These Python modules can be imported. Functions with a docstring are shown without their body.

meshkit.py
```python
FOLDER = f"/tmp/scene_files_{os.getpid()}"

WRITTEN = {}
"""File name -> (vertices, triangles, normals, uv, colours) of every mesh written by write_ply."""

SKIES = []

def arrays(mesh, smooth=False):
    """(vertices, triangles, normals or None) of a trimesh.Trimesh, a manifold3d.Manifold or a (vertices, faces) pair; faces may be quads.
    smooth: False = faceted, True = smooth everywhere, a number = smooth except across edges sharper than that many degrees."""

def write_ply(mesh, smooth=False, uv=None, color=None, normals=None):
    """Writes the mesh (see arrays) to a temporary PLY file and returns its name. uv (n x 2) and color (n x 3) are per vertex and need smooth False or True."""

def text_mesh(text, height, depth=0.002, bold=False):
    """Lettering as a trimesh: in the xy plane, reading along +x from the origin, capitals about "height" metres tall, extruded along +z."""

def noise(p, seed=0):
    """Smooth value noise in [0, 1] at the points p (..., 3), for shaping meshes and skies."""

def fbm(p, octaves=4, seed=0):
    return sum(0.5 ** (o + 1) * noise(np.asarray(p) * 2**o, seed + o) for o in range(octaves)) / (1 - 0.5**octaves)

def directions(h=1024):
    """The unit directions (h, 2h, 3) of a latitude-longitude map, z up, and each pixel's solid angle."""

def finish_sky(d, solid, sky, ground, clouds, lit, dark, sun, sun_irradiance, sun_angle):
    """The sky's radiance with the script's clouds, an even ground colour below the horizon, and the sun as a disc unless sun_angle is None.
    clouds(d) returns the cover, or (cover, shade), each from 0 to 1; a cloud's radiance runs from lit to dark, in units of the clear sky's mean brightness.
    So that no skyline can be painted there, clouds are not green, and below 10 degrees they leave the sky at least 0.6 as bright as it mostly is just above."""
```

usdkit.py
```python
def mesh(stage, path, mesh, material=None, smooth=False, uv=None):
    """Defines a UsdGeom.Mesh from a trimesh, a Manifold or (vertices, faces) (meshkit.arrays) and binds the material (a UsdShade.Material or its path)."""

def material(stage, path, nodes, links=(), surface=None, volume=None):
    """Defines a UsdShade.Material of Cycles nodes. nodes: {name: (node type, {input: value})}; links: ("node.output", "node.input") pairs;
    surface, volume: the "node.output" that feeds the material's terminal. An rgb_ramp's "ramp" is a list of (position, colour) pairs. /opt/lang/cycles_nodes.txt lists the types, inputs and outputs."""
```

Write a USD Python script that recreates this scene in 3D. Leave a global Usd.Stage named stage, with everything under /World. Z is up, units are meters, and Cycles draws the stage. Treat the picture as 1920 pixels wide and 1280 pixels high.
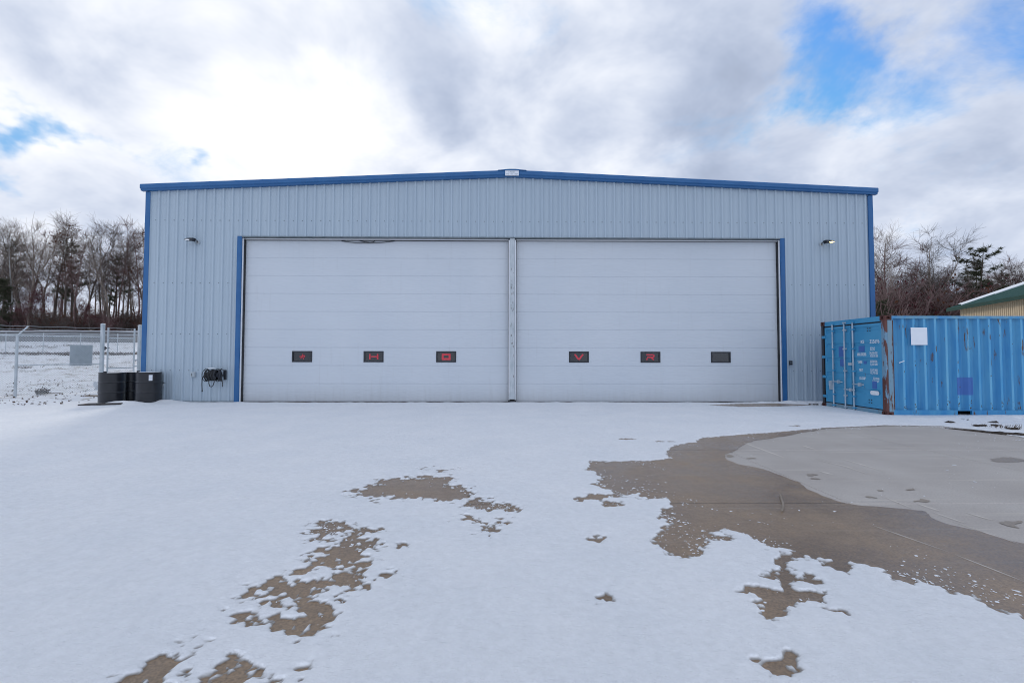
import math, random
import numpy as np
import trimesh, usdkit, meshkit
from meshkit import fbm, noise
import manifold3d as m3
from scipy import ndimage
from shapely.geometry import Polygon, box as sbox, LineString, Point
from shapely.ops import unary_union
from shapely import affinity
from PIL import Image, ImageDraw
from pxr import Usd, UsdGeom, UsdLux, UsdShade, Gf, Sdf, Vt

stage = Usd.Stage.CreateInMemory()
UsdGeom.Xform.Define(stage, '/World')
UsdGeom.Scope.Define(stage, '/World/Looks')
random.seed(4); np.random.seed(4)

# ------------------------------------------------------------------ camera, sky, sun
FPX, EYE = 857.63, 1.5124                      # focal length in pixels of a 1920 wide picture, eye height
YAW, PITCH, ROLL = .0102, .0333, .0015
EXPOSURE = 0.42
SUN_EL, SUN_AZ = math.radians(20.0), math.radians(-24.5)
SUN_DIR = np.array([math.sin(SUN_AZ)*math.cos(SUN_EL), math.cos(SUN_AZ)*math.cos(SUN_EL), math.sin(SUN_EL)])
SKY_STRENGTH, SUN_INTENSITY, SUN_ANGLE = 0.1, 0.2, 10.0

cy_, sy_, cp_, sp_, cr_, sr_ = math.cos(YAW), math.sin(YAW), math.cos(PITCH), math.sin(PITCH), math.cos(ROLL), math.sin(ROLL)
C_F = np.array([sy_*cp_, cy_*cp_, sp_]); _r0 = np.array([cy_, -sy_, 0]); _u0 = np.cross(_r0, C_F)
C_R, C_U = _r0*cr_+_u0*sr_, -_r0*sr_+_u0*cr_
cam = UsdGeom.Camera.Define(stage, '/World/camera')
cam.AddTransformOp().Set(Gf.Matrix4d(*C_R, 0, *C_U, 0, *(-C_F), 0, 0, 0, EYE, 1))
cam.CreateHorizontalApertureAttr(36.0); cam.CreateVerticalApertureAttr(24.0)
cam.CreateFocalLengthAttr(36.0*FPX/1920); cam.CreateClippingRangeAttr(Gf.Vec2f(.05, 5000)); cam.CreateExposureAttr(EXPOSURE)

def ray(u, v):
    d = C_R*(u-960)/FPX + C_U*(640-v)/FPX + C_F
    return d/np.linalg.norm(d)
def G(u, v, z=0.0):
    """survey: the point of the level z seen along a sight line"""
    d = ray(u, v); t = (z-EYE)/d[2]
    return np.array([d[0]*t, d[1]*t, z])
def Y(u, v, y):
    d = ray(u, v); t = y/d[1]
    return np.array([d[0]*t, y, EYE+d[2]*t])

def build_sky():
    n, l = {}, []
    n['sk'] = ('sky_texture', {'sky_type': 'single_scattering', 'sun_disc': False, 'sun_elevation': SUN_EL, 'sun_rotation': SUN_AZ})
    n['blue'] = ('mix', {'mix_type': 'multiply', 'fac': 1.0, 'color2': (.75, 1.35, 2.0)}); l.append(('sk.color', 'blue.color1'))
    n['cap'] = ('mix', {'mix_type': 'darken', 'fac': 1.0, 'color2': (1.9, 3.9, 6.6)}); l.append(('blue.color', 'cap.color1'))
    n['tc'] = ('texture_coordinate', {})
    n['sep'] = ('separate_xyz', {}); l.append(('tc.generated', 'sep.vector'))
    n['zz'] = ('math', {'math_type': 'maximum', 'value2': 0.0}); l.append(('sep.z', 'zz.value1'))
    n['zp'] = ('math', {'math_type': 'add', 'value2': 0.42}); l.append(('zz.value', 'zp.value1'))
    n['px'] = ('math', {'math_type': 'divide'}); l += [('sep.x', 'px.value1'), ('zp.value', 'px.value2')]
    n['py'] = ('math', {'math_type': 'divide'}); l += [('sep.y', 'py.value1'), ('zp.value', 'py.value2')]
    n['pl'] = ('combine_xyz', {'z': 3.7}); l += [('px.value', 'pl.x'), ('py.value', 'pl.y')]
    # slow warp of the cloud layer
    n['w'] = ('noise_texture', {'scale': 3.4, 'detail': 5.0, 'roughness': .6}); l.append(('pl.vector', 'w.vector'))
    n['wc'] = ('vector_math', {'math_type': 'subtract', 'vector2': (.5, .5, .5)}); l.append(('w.color', 'wc.vector1'))
    n['ws'] = ('vector_math', {'math_type': 'scale', 'scale': .26}); l.append(('wc.vector', 'ws.vector1'))
    n['d2'] = ('vector_math', {'math_type': 'add'}); l += [('tc.generated', 'd2.vector1'), ('ws.vector', 'd2.vector2')]
    n['n1'] = ('noise_texture', {'scale': 3.2, 'detail': 9.0, 'roughness': .62, 'distortion': .3}); l.append(('pl.vector', 'n1.vector'))
    n['n2'] = ('noise_texture', {'scale': 4.2, 'detail': 8.0, 'roughness': .54, 'distortion': .25}); l.append(('pl.vector', 'n2.vector'))
    def blobs(tag, items, start):
        prev = start
        for i, (u, v, r, a) in enumerate(items):
            c = ray(u, v); k = f'{tag}{i}'
            n[k+'d'] = ('vector_math', {'math_type': 'distance', 'vector2': tuple(c)}); l.append(('d2.vector', k+'d.vector1'))
            n[k+'m'] = ('map_range', {'range_type': 'smoothstep', 'from_min': r/FPX, 'from_max': 0.0, 'to_min': 0.0, 'to_max': a, 'clamp': True}); l.append((k+'d.value', k+'m.value'))
            n[k+'a'] = ('math', {'math_type': 'add'}); l.extend([(prev, k+'a.value1'), (k+'m.result', k+'a.value2')])
            prev = k+'a.value'
        return prev
    gap = blobs('g', [(1535, 75, 110, .22), (1595, 125, 115, .25), (1660, 190, 95, .24), (1895, 30, 125, .29), (1650, 110, 350, .07),
                      (-20, 262, 60, .25), (55, 265, 54, .25), (125, 267, 50, .25), (195, 274, 46, .22), (260, 290, 36, .12), (-5, 360, 44, .24), (405, 284, 30, .15), (410, 215, 30, .12)], 'n1.fac')
    n['cov'] = ('map_range', {'range_type': 'smoothstep', 'from_min': .94, 'from_max': .585, 'to_min': 0.0, 'to_max': 1.0, 'clamp': True}); l.append((gap, 'cov.value'))
    # brightness: thick grey bases, thin lit veils, forward scattering round the sun
    n['sd'] = ('vector_math', {'math_type': 'dot_product', 'vector2': tuple(SUN_DIR)}); l.append(('tc.generated', 'sd.vector1'))
    n['sp'] = ('math', {'math_type': 'maximum', 'value2': 0.0}); l.append(('sd.value', 'sp.value1'))
    n['gl'] = ('math', {'math_type': 'power', 'value2': 4.0}); l.append(('sp.value', 'gl.value1'))
    n['gn'] = ('math', {'math_type': 'power', 'value2': 40.0}); l.append(('sp.value', 'gn.value1'))
    n['b0'] = ('math', {'math_type': 'multiply_add', 'value2': 1.7, 'value3': 4.45}); l.append(('gl.value', 'b0.value1'))
    n['b1'] = ('math', {'math_type': 'multiply_add', 'value2': 2.6}); l += [('gn.value', 'b1.value1'), ('b0.value', 'b1.value3')]
    n['nv'] = ('math', {'math_type': 'subtract', 'value2': .5}); l.append(('n2.fac', 'nv.value1'))
    n['b2'] = ('math', {'math_type': 'multiply_add', 'value2': 10.0}); l += [('nv.value', 'b2.value1'), ('b1.value', 'b2.value3')]
    br = blobs('b', [(400, 170, 110, .9), (640, 165, 90, .8), (330, 250, 150, .6), (930, 60, 110, 1.4), (1000, 30, 110, 1.1), (620, 290, 200, 1.0), (80, 330, 150, 1.3), (120, 130, 240, .5), (1180, 310, 150, 1.2), (1000, 235, 80, .8), (1830, 350, 140, .8), (1620, 215, 70, .7), (1470, 140, 70, .6),
                     (815, 215, 95, -1.5), (990, 275, 110, -1.0), (775, 80, 80, -.7), (1430, 260, 240, -.8), (1290, 180, 200, -.5), (200, 390, 140, -1.5), (640, 40, 110, -1.4), (520, 60, 90, -.6), (310, 95, 80, -.8), (1130, 120, 120, -.4), (600, 210, 60, -.6), (380, 320, 60, -1.0), (700, 330, 80, -.8)], 'b2.value')
    n['bc'] = ('map_range', {'range_type': 'smoothstep', 'from_min': .8, 'from_max': 10.2, 'to_min': 3.5, 'to_max': 8.3, 'clamp': True}); l.append((br, 'bc.value'))
    n['tint'] = ('map_range', {'from_min': 4.0, 'from_max': 8.5, 'to_min': 0.0, 'to_max': 1.0, 'clamp': True}); l.append(('bc.result', 'tint.value'))
    n['tc1'] = ('mix', {'color1': (.83, .965, 1.26), 'color2': (1.03, 1.02, 1.0)}); l.append(('tint.result', 'tc1.fac'))
    n['cl'] = ('vector_math', {'math_type': 'scale'}); l += [('tc1.color', 'cl.vector1'), ('bc.result', 'cl.scale')]
    n['mx'] = ('mix', {}); l += [('cov.result', 'mx.fac'), ('cap.color', 'mx.color1'), ('cl.vector', 'mx.color2')]
    n['bg'] = ('background_shader', {'strength': SKY_STRENGTH}); l.append(('mx.color', 'bg.color'))
    return usdkit.material(stage, '/World/Looks/cloudy_sky', n, l, surface='bg.background')
sky = UsdLux.DomeLight.Define(stage, '/World/sky')
UsdShade.MaterialBindingAPI.Apply(sky.GetPrim()).Bind(build_sky())
sun = UsdLux.DistantLight.Define(stage, '/World/sun')
sun.CreateIntensityAttr(SUN_INTENSITY); sun.CreateAngleAttr(SUN_ANGLE); sun.CreateNormalizeAttr(True); sun.CreateColorAttr(Gf.Vec3f(1, .93, .82))
_z = SUN_DIR; _x = np.cross([0, 0, 1], _z); _x /= np.linalg.norm(_x); _y = np.cross(_z, _x)
sun.AddTransformOp().Set(Gf.Matrix4d(*_x, 0, *_y, 0, *_z, 0, 0, 0, 0, 1))

# ------------------------------------------------------------------ helpers
taken = {}
def numbered(parent, name):
    k = taken.get((parent, name), 0); taken[(parent, name)] = k+1
    return name if k == 0 else f'{name}_{k:03d}'
def tag(prim, label=None, cat=None, group=None, kind=None):
    for k, v in (('label', label), ('category', cat), ('group', group), ('kind', kind)):
        if v: prim.SetCustomDataByKey(k, v)
    return prim
def thing(name, label, cat, loc=(0, 0, 0), rz=0.0, group=None, kind=None):
    x = UsdGeom.Xform.Define(stage, '/World/'+numbered('/World', name))
    x.AddTranslateOp().Set(Gf.Vec3d(*map(float, loc))); x.AddRotateZOp().Set(math.degrees(rz))
    return tag(x.GetPrim(), label, cat, group, kind)
def holder(name, parent):
    return UsdGeom.Xform.Define(stage, f'{parent.GetPath()}/{numbered(str(parent.GetPath()), name)}').GetPrim()
def obj(name, mesh, mat, parent=None, smooth=False, label=None, cat=None, group=None, kind=None):
    pp = str(parent.GetPath()) if parent else '/World'
    if isinstance(mesh, MB): mesh = mesh.mesh()
    g = usdkit.mesh(stage, f'{pp}/{numbered(pp, name)}', mesh, M[mat], smooth)
    return tag(g.GetPrim(), label, cat, group, kind)
def dup(root, loc, rz, label=None, group=None, scale=None, name=None):
    cd = root.GetCustomData()
    x = UsdGeom.Xform.Define(stage, '/World/'+numbered('/World', name or root.GetName()))
    x.GetPrim().GetReferences().AddInternalReference(root.GetPath())
    xf = UsdGeom.Xformable(x); xf.ClearXformOpOrder()
    place(x.GetPrim(), loc, rz, scale)
    x.GetPrim().SetInstanceable(True)
    return tag(x.GetPrim(), label or cd.get('label'), cd.get('category'), group or cd.get('group'))
def place(prim, loc, rz, scale=None):
    xf = UsdGeom.Xformable(prim); xf.ClearXformOpOrder()
    m = Gf.Matrix4d().SetScale(Gf.Vec3d(*(scale if np.ndim(scale) else (scale or 1,)*3)))*Gf.Matrix4d().SetRotate(Gf.Rotation(Gf.Vec3d(0, 0, 1), math.degrees(rz)))
    m.SetTranslateOnly(Gf.Vec3d(*map(float, loc)))
    op = [o for o in [xf.MakeMatrixXform()]][0]; op.Set(m)

class MB:
    def __init__(s): s.v, s.f, s.n = [], [], 0
    def add(s, v, f):
        v = np.asarray(v, float); f = np.asarray(f, int)
        if f.shape[1] == 4: f = np.vstack([f[:, [0, 1, 2]], f[:, [0, 2, 3]]])
        s.v.append(v); s.f.append(f+s.n); s.n += len(v); return s
    def tm(s, m): return s.add(m.vertices, m.faces)
    def man(s, m):
        q = m.to_mesh(); return s.add(q.vert_properties[:, :3], q.tri_verts)
    def mesh(s): return (np.vstack(s.v), np.vstack(s.f))
    def box(s, x0, x1, y0, y1, z0, z1, ch=0.0):
        c = min(ch, (x1-x0)/3, (y1-y0)/3, (z1-z0)/3)
        if c <= 0:
            v = [(x, y, z) for z in (z0, z1) for y in (y0, y1) for x in (x0, x1)]
            f = [(0, 2, 3, 1), (4, 5, 7, 6), (0, 1, 5, 4), (2, 6, 7, 3), (0, 4, 6, 2), (1, 3, 7, 5)]
            return s.add(v, f)
        pts = []
        for sx, xa in ((1, x0), (-1, x1)):
            for sy, ya in ((1, y0), (-1, y1)):
                for sz, za in ((1, z0), (-1, z1)):
                    pts += [(xa, ya+sy*c, za+sz*c), (xa+sx*c, ya, za+sz*c), (xa+sx*c, ya+sy*c, za)]
        return s.tm(trimesh.Trimesh(*_hull(np.array(pts)), process=False))
    def tube(s, pts, r, sides=8, cap=True):
        pts = np.asarray(pts, float); n = len(pts); r = np.broadcast_to(np.asarray(r, float), (n,))
        t = np.gradient(pts, axis=0); t /= np.linalg.norm(t, axis=1, keepdims=True)
        a = np.array([0, 0, 1.]) if abs(t[0][2]) < .9 else np.array([1., 0, 0])
        nrm = np.cross(t[0], a); nrm /= np.linalg.norm(nrm)
        V = []
        for i in range(n):
            nrm = nrm-t[i]*np.dot(nrm, t[i]); nrm /= np.linalg.norm(nrm); b = np.cross(t[i], nrm)
            an = np.arange(sides)*2*math.pi/sides
            V.append(pts[i]+r[i]*(np.cos(an)[:, None]*nrm+np.sin(an)[:, None]*b))
        F = [(i*sides+k, i*sides+(k+1) % sides, (i+1)*sides+(k+1) % sides, (i+1)*sides+k) for i in range(n-1) for k in range(sides)]
        s.add(np.vstack(V), F)
        if cap:
            for i, o in ((0, 1), (n-1, 0)):
                ring = V[i]; c = ring.mean(0)
                s.add(np.vstack([ring, c]), [((k+1) % sides, k, sides) if o else (k, (k+1) % sides, sides) for k in range(sides)])
        return s
    def prism(s, poly, axis, a0, a1):
        """polygon in the two other axes, extruded along axis"""
        m = trimesh.creation.extrude_polygon(poly if hasattr(poly, 'exterior') else Polygon(poly), a1-a0, engine='earcut')
        v = np.array(m.vertices)
        w = np.empty_like(v)
        if axis == 'y': w[:, 0], w[:, 2], w[:, 1] = v[:, 0], v[:, 1], v[:, 2]+a0; f = m.faces[:, ::-1]
        elif axis == 'x': w[:, 1], w[:, 2], w[:, 0] = v[:, 0], v[:, 1], v[:, 2]+a0; f = m.faces
        else: w[:, 0], w[:, 1], w[:, 2] = v[:, 0], v[:, 1], v[:, 2]+a0; f = m.faces
        return s.add(w, f)
    def xf(s, mat):
        mat = np.asarray(mat); s.v = [v@mat[:3, :3].T+mat[:3, 3] for v in s.v]; return s
def _hull(p):
    h = trimesh.convex.convex_hull(p); return np.array(h.vertices), np.array(h.faces)
def smoothstep(a, b, x):
    t = np.clip((np.asarray(x, float)-a)/(b-a), 0, 1); return t*t*(3-2*t)

# ------------------------------------------------------------------ materials
M = {}
def mat(name, nodes, links, surface='p.BSDF'):
    M[name] = usdkit.material(stage, '/World/Looks/'+name, nodes, links, surface=surface)
def paint(name, c1, c2, rough=.5, scale=3.0, metallic=0.0, spec=.5, bump=0.0, bscale=60.0, stretch=(1, 1, 1), detail=5.0, lo=.35, hi=.65, ramp=None):
    n = {'tc': ('geometry', {}), 'mp': ('mapping', {'scale': stretch}), 'n': ('noise_texture', {'scale': scale, 'detail': detail, 'roughness': .6}),
         'r': ('rgb_ramp', {'ramp': ramp or [(lo, c1), (hi, c2)]}), 'p': ('principled_bsdf', {'roughness': rough, 'metallic': metallic, 'specular_ior_level': spec})}
    l = [('tc.position', 'mp.vector'), ('mp.vector', 'n.vector'), ('n.fac', 'r.fac'), ('r.color', 'p.base_color')]
    if bump:
        n['bn'] = ('noise_texture', {'scale': bscale, 'detail': 4.0}); n['bp'] = ('bump', {'strength': 1.0, 'distance': bump})
        l += [('mp.vector', 'bn.vector'), ('bn.fac', 'bp.height'), ('bp.normal', 'p.normal')]
    mat(name, n, l)
def weathered(name, base1, base2, spot, thr, scale=6.0, stretch=(1, 1, .35), rough=.5, vs=1.6):
    """old paint: two tones, scattered spots and runs of another colour where a fine noise peaks"""
    n = {'tc': ('geometry', {}), 'mp': ('mapping', {'scale': stretch}), 'n': ('noise_texture', {'scale': vs, 'detail': 5.0, 'roughness': .6}),
         'r': ('rgb_ramp', {'ramp': [(.35, base1), (.65, base2)]}),
         's': ('noise_texture', {'scale': scale, 'detail': 7.0, 'roughness': .68}), 's2': ('noise_texture', {'scale': 1.1, 'detail': 2.0}),
         'ad': ('math', {'math_type': 'multiply_add', 'value2': .35}), 'k': ('map_range', {'range_type': 'smoothstep', 'from_min': thr, 'from_max': thr+.05, 'clamp': True}),
         'mx': ('mix', {'color2': spot}), 'p': ('principled_bsdf', {}), 'rr': ('map_range', {'to_min': rough, 'to_max': .85})}
    l = [('tc.position', 'mp.vector'), ('mp.vector', 'n.vector'), ('mp.vector', 's.vector'), ('tc.position', 's2.vector'), ('n.fac', 'r.fac'), ('s2.fac', 'ad.value1'), ('s.fac', 'ad.value3'),
         ('ad.value', 'k.value'), ('k.result', 'mx.fac'), ('r.color', 'mx.color1'), ('mx.color', 'p.base_color'), ('k.result', 'rr.value'), ('rr.result', 'p.roughness')]
    mat(name, n, l)
paint('cladding', (.40, .485, .56), (.43, .515, .585), .36, 1.3, metallic=.0, stretch=(1, 1, .15))
paint('roof_metal', (.3, .34, .38), (.36, .4, .43), .5)
paint('trim_blue', (.018, .11, .29), (.026, .13, .32), .45, 2.0)
paint('soffit_blue', (.015, .07, .2), (.025, .09, .27), .6, 2.0)
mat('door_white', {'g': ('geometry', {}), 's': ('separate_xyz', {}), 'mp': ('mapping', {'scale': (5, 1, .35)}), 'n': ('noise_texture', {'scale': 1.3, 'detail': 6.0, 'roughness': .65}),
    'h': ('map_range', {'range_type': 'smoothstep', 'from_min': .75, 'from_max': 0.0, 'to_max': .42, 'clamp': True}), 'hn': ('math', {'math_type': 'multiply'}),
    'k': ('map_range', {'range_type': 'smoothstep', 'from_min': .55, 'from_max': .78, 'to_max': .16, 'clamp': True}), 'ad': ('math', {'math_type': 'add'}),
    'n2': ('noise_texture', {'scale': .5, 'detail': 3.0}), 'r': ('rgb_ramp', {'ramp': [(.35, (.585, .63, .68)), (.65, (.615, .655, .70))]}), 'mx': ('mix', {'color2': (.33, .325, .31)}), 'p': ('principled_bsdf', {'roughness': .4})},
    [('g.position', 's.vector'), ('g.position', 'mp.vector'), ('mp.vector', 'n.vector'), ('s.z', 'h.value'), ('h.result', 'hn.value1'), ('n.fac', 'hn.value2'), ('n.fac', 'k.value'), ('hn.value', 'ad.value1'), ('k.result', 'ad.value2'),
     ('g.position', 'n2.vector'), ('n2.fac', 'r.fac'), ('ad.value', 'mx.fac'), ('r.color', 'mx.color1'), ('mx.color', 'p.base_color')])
paint('galvanised', (.42, .47, .50), (.56, .60, .63), .38, 9.0, metallic=.35, stretch=(1, 1, .3))
paint('white_metal', (.72, .74, .78), (.78, .8, .83), .45)
paint('black_rubber', (.012, .013, .016), (.02, .021, .025), .6)
paint('dark_plastic', (.015, .018, .025), (.025, .028, .036), .4)
paint('header_grey', (.10, .13, .15), (.17, .2, .22), .5, 4.0)
paint('rust', (.055, .02, .018), (.13, .05, .04), .85, 12.0, bump=.004, bscale=40)
paint('stain_brown', (.07, .05, .04), (.12, .08, .06), .8)
paint('red_vinyl', (.62, .04, .065), (.7, .055, .08), .45)
paint('lens_white', (.75, .78, .8), (.8, .82, .85), .2)
mat('lens_lit', {'p': ('principled_bsdf', {'base_color': (.9, .85, .6), 'emission_color': (1.0, .78, .32), 'emission_strength': 2.6})}, [])
mat('window_pane', {'f': ('fresnel', {'IOR': 1.5}), 't': ('transparent_bsdf', {'color': (.3, .34, .4)}), 'g': ('glossy_bsdf', {'color': (.9, .9, .9), 'roughness': .08}), 'm': ('mix_closure', {}),
                    'a': ('math', {'math_type': 'add', 'value2': .05})},
    [('f.fac', 'a.value1'), ('a.value', 'm.fac'), ('t.BSDF', 'm.closure1'), ('g.BSDF', 'm.closure2')], surface='m.closure')
weathered('container_blue', (.022, .20, .44), (.06, .275, .49), (.10, .06, .045), .79, 10.0, (1, 1, .16), .38, 4.5)
weathered('container_rib_lit', (.055, .29, .54), (.14, .40, .59), (.12, .08, .06), .78, 10.0, (1, 1, .16), .45, 4.5)  # lighter copy of the container blue: rib shading put into the colour
weathered('container_door', (.035, .265, .49), (.06, .31, .53), (.12, .07, .05), .85, 6.0, (1, 1, .4))
weathered('container_post', (.085, .03, .026), (.14, .055, .045), (.16, .30, .42), .70, 5.0, (1, 1, .3), .8)
weathered('container_post_side', (.13, .29, .42), (.20, .30, .36), (.12, .06, .045), .77, 6.0, (1, 1, .2), .7)
paint('container_rail', (.05, .25, .5), (.16, .33, .42), .6, 5.0, stretch=(1, 1, 1))
paint('old_patch', (.035, .12, .38), (.045, .14, .42), .5)
paint('stencil_white', (.68, .74, .8), (.78, .82, .86), .6)
paint('placard_white', (.72, .76, .82), (.78, .81, .86), .5)
paint('bar_steel', (.26, .37, .46), (.5, .56, .62), .5, 7.0, metallic=.2, stretch=(1, 1, .4))
paint('drum_black', (.009, .010, .013), (.015, .016, .020), .3, 4.0)
paint('wood_dark', (.03, .027, .026), (.06, .052, .05), .7, 5.0, stretch=(.3, 3, 3))
paint('wood_grey', (.22, .18, .14), (.32, .27, .22), .8, 6.0)
paint('bark_grey', (.135, .104, .084), (.25, .205, .175), .9, 2.0, stretch=(1, 1, .3))
paint('bark_dark', (.06, .046, .038), (.12, .094, .078), .9, 2.0, stretch=(1, 1, .3))
paint('bark_red', (.115, .068, .064), (.20, .13, .12), .9, 2.0)
paint('bark_pale', (.24, .24, .23), (.40, .40, .39), .85, 3.0, stretch=(1, 1, .5))
def leafy(name, ramp):
    mat(name, {'g': ('geometry', {}), 'r': ('rgb_ramp', {'ramp': ramp}), 'd': ('principled_bsdf', {'roughness': .7, 'specular_ior_level': .25}), 't': ('translucent_bsdf', {}), 'm': ('mix_closure', {'fac': .3})},
        [('g.random_per_island', 'r.fac'), ('r.color', 'd.base_color'), ('r.color', 't.color'), ('d.BSDF', 'm.closure1'), ('t.BSDF', 'm.closure2')], surface='m.closure')
leafy('leaves_brown', [(0, (.10, .04, .022)), (.6, (.17, .07, .035)), (1, (.2, .12, .05))])
leafy('leaves_red', [(0, (.09, .025, .03)), (.6, (.14, .04, .045)), (1, (.16, .07, .06))])
leafy('needles', [(0, (.075, .082, .05)), (.6, (.12, .115, .065)), (1, (.17, .125, .09))])
leafy('litter', [(0, (.09, .06, .04)), (.6, (.16, .10, .06)), (1, (.05, .045, .03))])
paint('beige_siding', (.52, .40, .25), (.58, .45, .29), .6, 3.0)
paint('green_metal', (.025, .085, .07), (.035, .105, .085), .65, 3.0)
paint('green_trim', (.010, .042, .032), (.014, .052, .04), .75, 3.0, spec=.2)
paint('asphalt', (.09, .095, .105), (.13, .135, .145), .85, 1.2)
paint('scrape_pale', (.58, .53, .47), (.68, .63, .57), .8, 30.0)
paint('soil', (.03, .024, .02), (.09, .07, .055), .95, 14.0, bump=.03, bscale=25)
paint('sign_grey', (.38, .44, .48), (.46, .52, .56), .5, 6.0)
paint('white_plastic', (.6, .63, .66), (.7, .72, .75), .4)
paint('snow_lump', (.80, .83, .87), (.86, .88, .9), .6, 20.0)
paint('snow_slab', (.80, .83, .87), (.86, .88, .9), .65, 3.0, bump=.01, bscale=20)
# snow lying on the yard: white, greyer and glassier where only a skin of slush is left
mat('snow', {'g': ('geometry', {}), 's': ('separate_xyz', {}), 'n': ('noise_texture', {'scale': 1.1, 'detail': 5.0, 'roughness': .55}), 'r': ('rgb_ramp', {'ramp': [(.35, (.85, .87, .895)), (.65, (.90, .91, .925))]}), 'gn': ('noise_texture', {'scale': 16.0, 'detail': 7.0, 'roughness': .7}), 'gr': ('map_range', {'from_min': .32, 'from_max': .68, 'to_min': .93, 'to_max': 1.03}), 'gm': ('vector_math', {'math_type': 'scale'}),
             'k': ('map_range', {'range_type': 'smoothstep', 'from_min': .0045, 'from_max': .017, 'clamp': True}), 'mx': ('mix', {'color1': (.30, .28, .26)}),
             'mp': ('mapping', {'scale': (11, 22, 20), 'rotation': (0, 0, .35)}), 'b': ('noise_texture', {'scale': 1.0, 'detail': 6.0, 'roughness': .62}), 'bp': ('bump', {'strength': 1.0, 'distance': .035}),
             'p': ('principled_bsdf', {'roughness': .7, 'specular_ior_level': .3})},
    [('g.position', 's.vector'), ('g.position', 'n.vector'), ('n.fac', 'r.fac'), ('s.z', 'k.value'), ('k.result', 'mx.fac'), ('g.position', 'gn.vector'), ('gn.fac', 'gr.value'), ('r.color', 'gm.vector1'), ('gr.result', 'gm.scale'), ('gm.vector', 'mx.color2'), ('mx.color', 'p.base_color'),
     ('g.position', 'mp.vector'), ('mp.vector', 'b.vector'), ('b.fac', 'bp.height'), ('bp.normal', 'p.normal')])
# snow over rough grass and leaf litter in the field
mat('snowy_field', {'g': ('geometry', {}), 'mp': ('mapping', {'scale': (1, .55, 1)}), 'n': ('noise_texture', {'scale': 2.6, 'detail': 8.0, 'roughness': .72}), 'n2': ('noise_texture', {'scale': .22, 'detail': 3.0}),
                    'a': ('math', {'math_type': 'multiply_add', 'value2': .3}), 'r': ('rgb_ramp', {'ramp': [(.50, (.82, .84, .87)), (.70, (.76, .78, .81)), (.765, (.40, .37, .34)), (.83, (.15, .12, .09))]}),
                    'bp': ('bump', {'strength': 1.0, 'distance': .06}), 'p': ('principled_bsdf', {'roughness': .8, 'specular_ior_level': .2})},
    [('g.position', 'mp.vector'), ('mp.vector', 'n.vector'), ('g.position', 'n2.vector'), ('n2.fac', 'a.value1'), ('n.fac', 'a.value3'), ('a.value', 'r.fac'), ('r.color', 'p.base_color'), ('n.fac', 'bp.height'), ('bp.normal', 'p.normal')])
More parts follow.
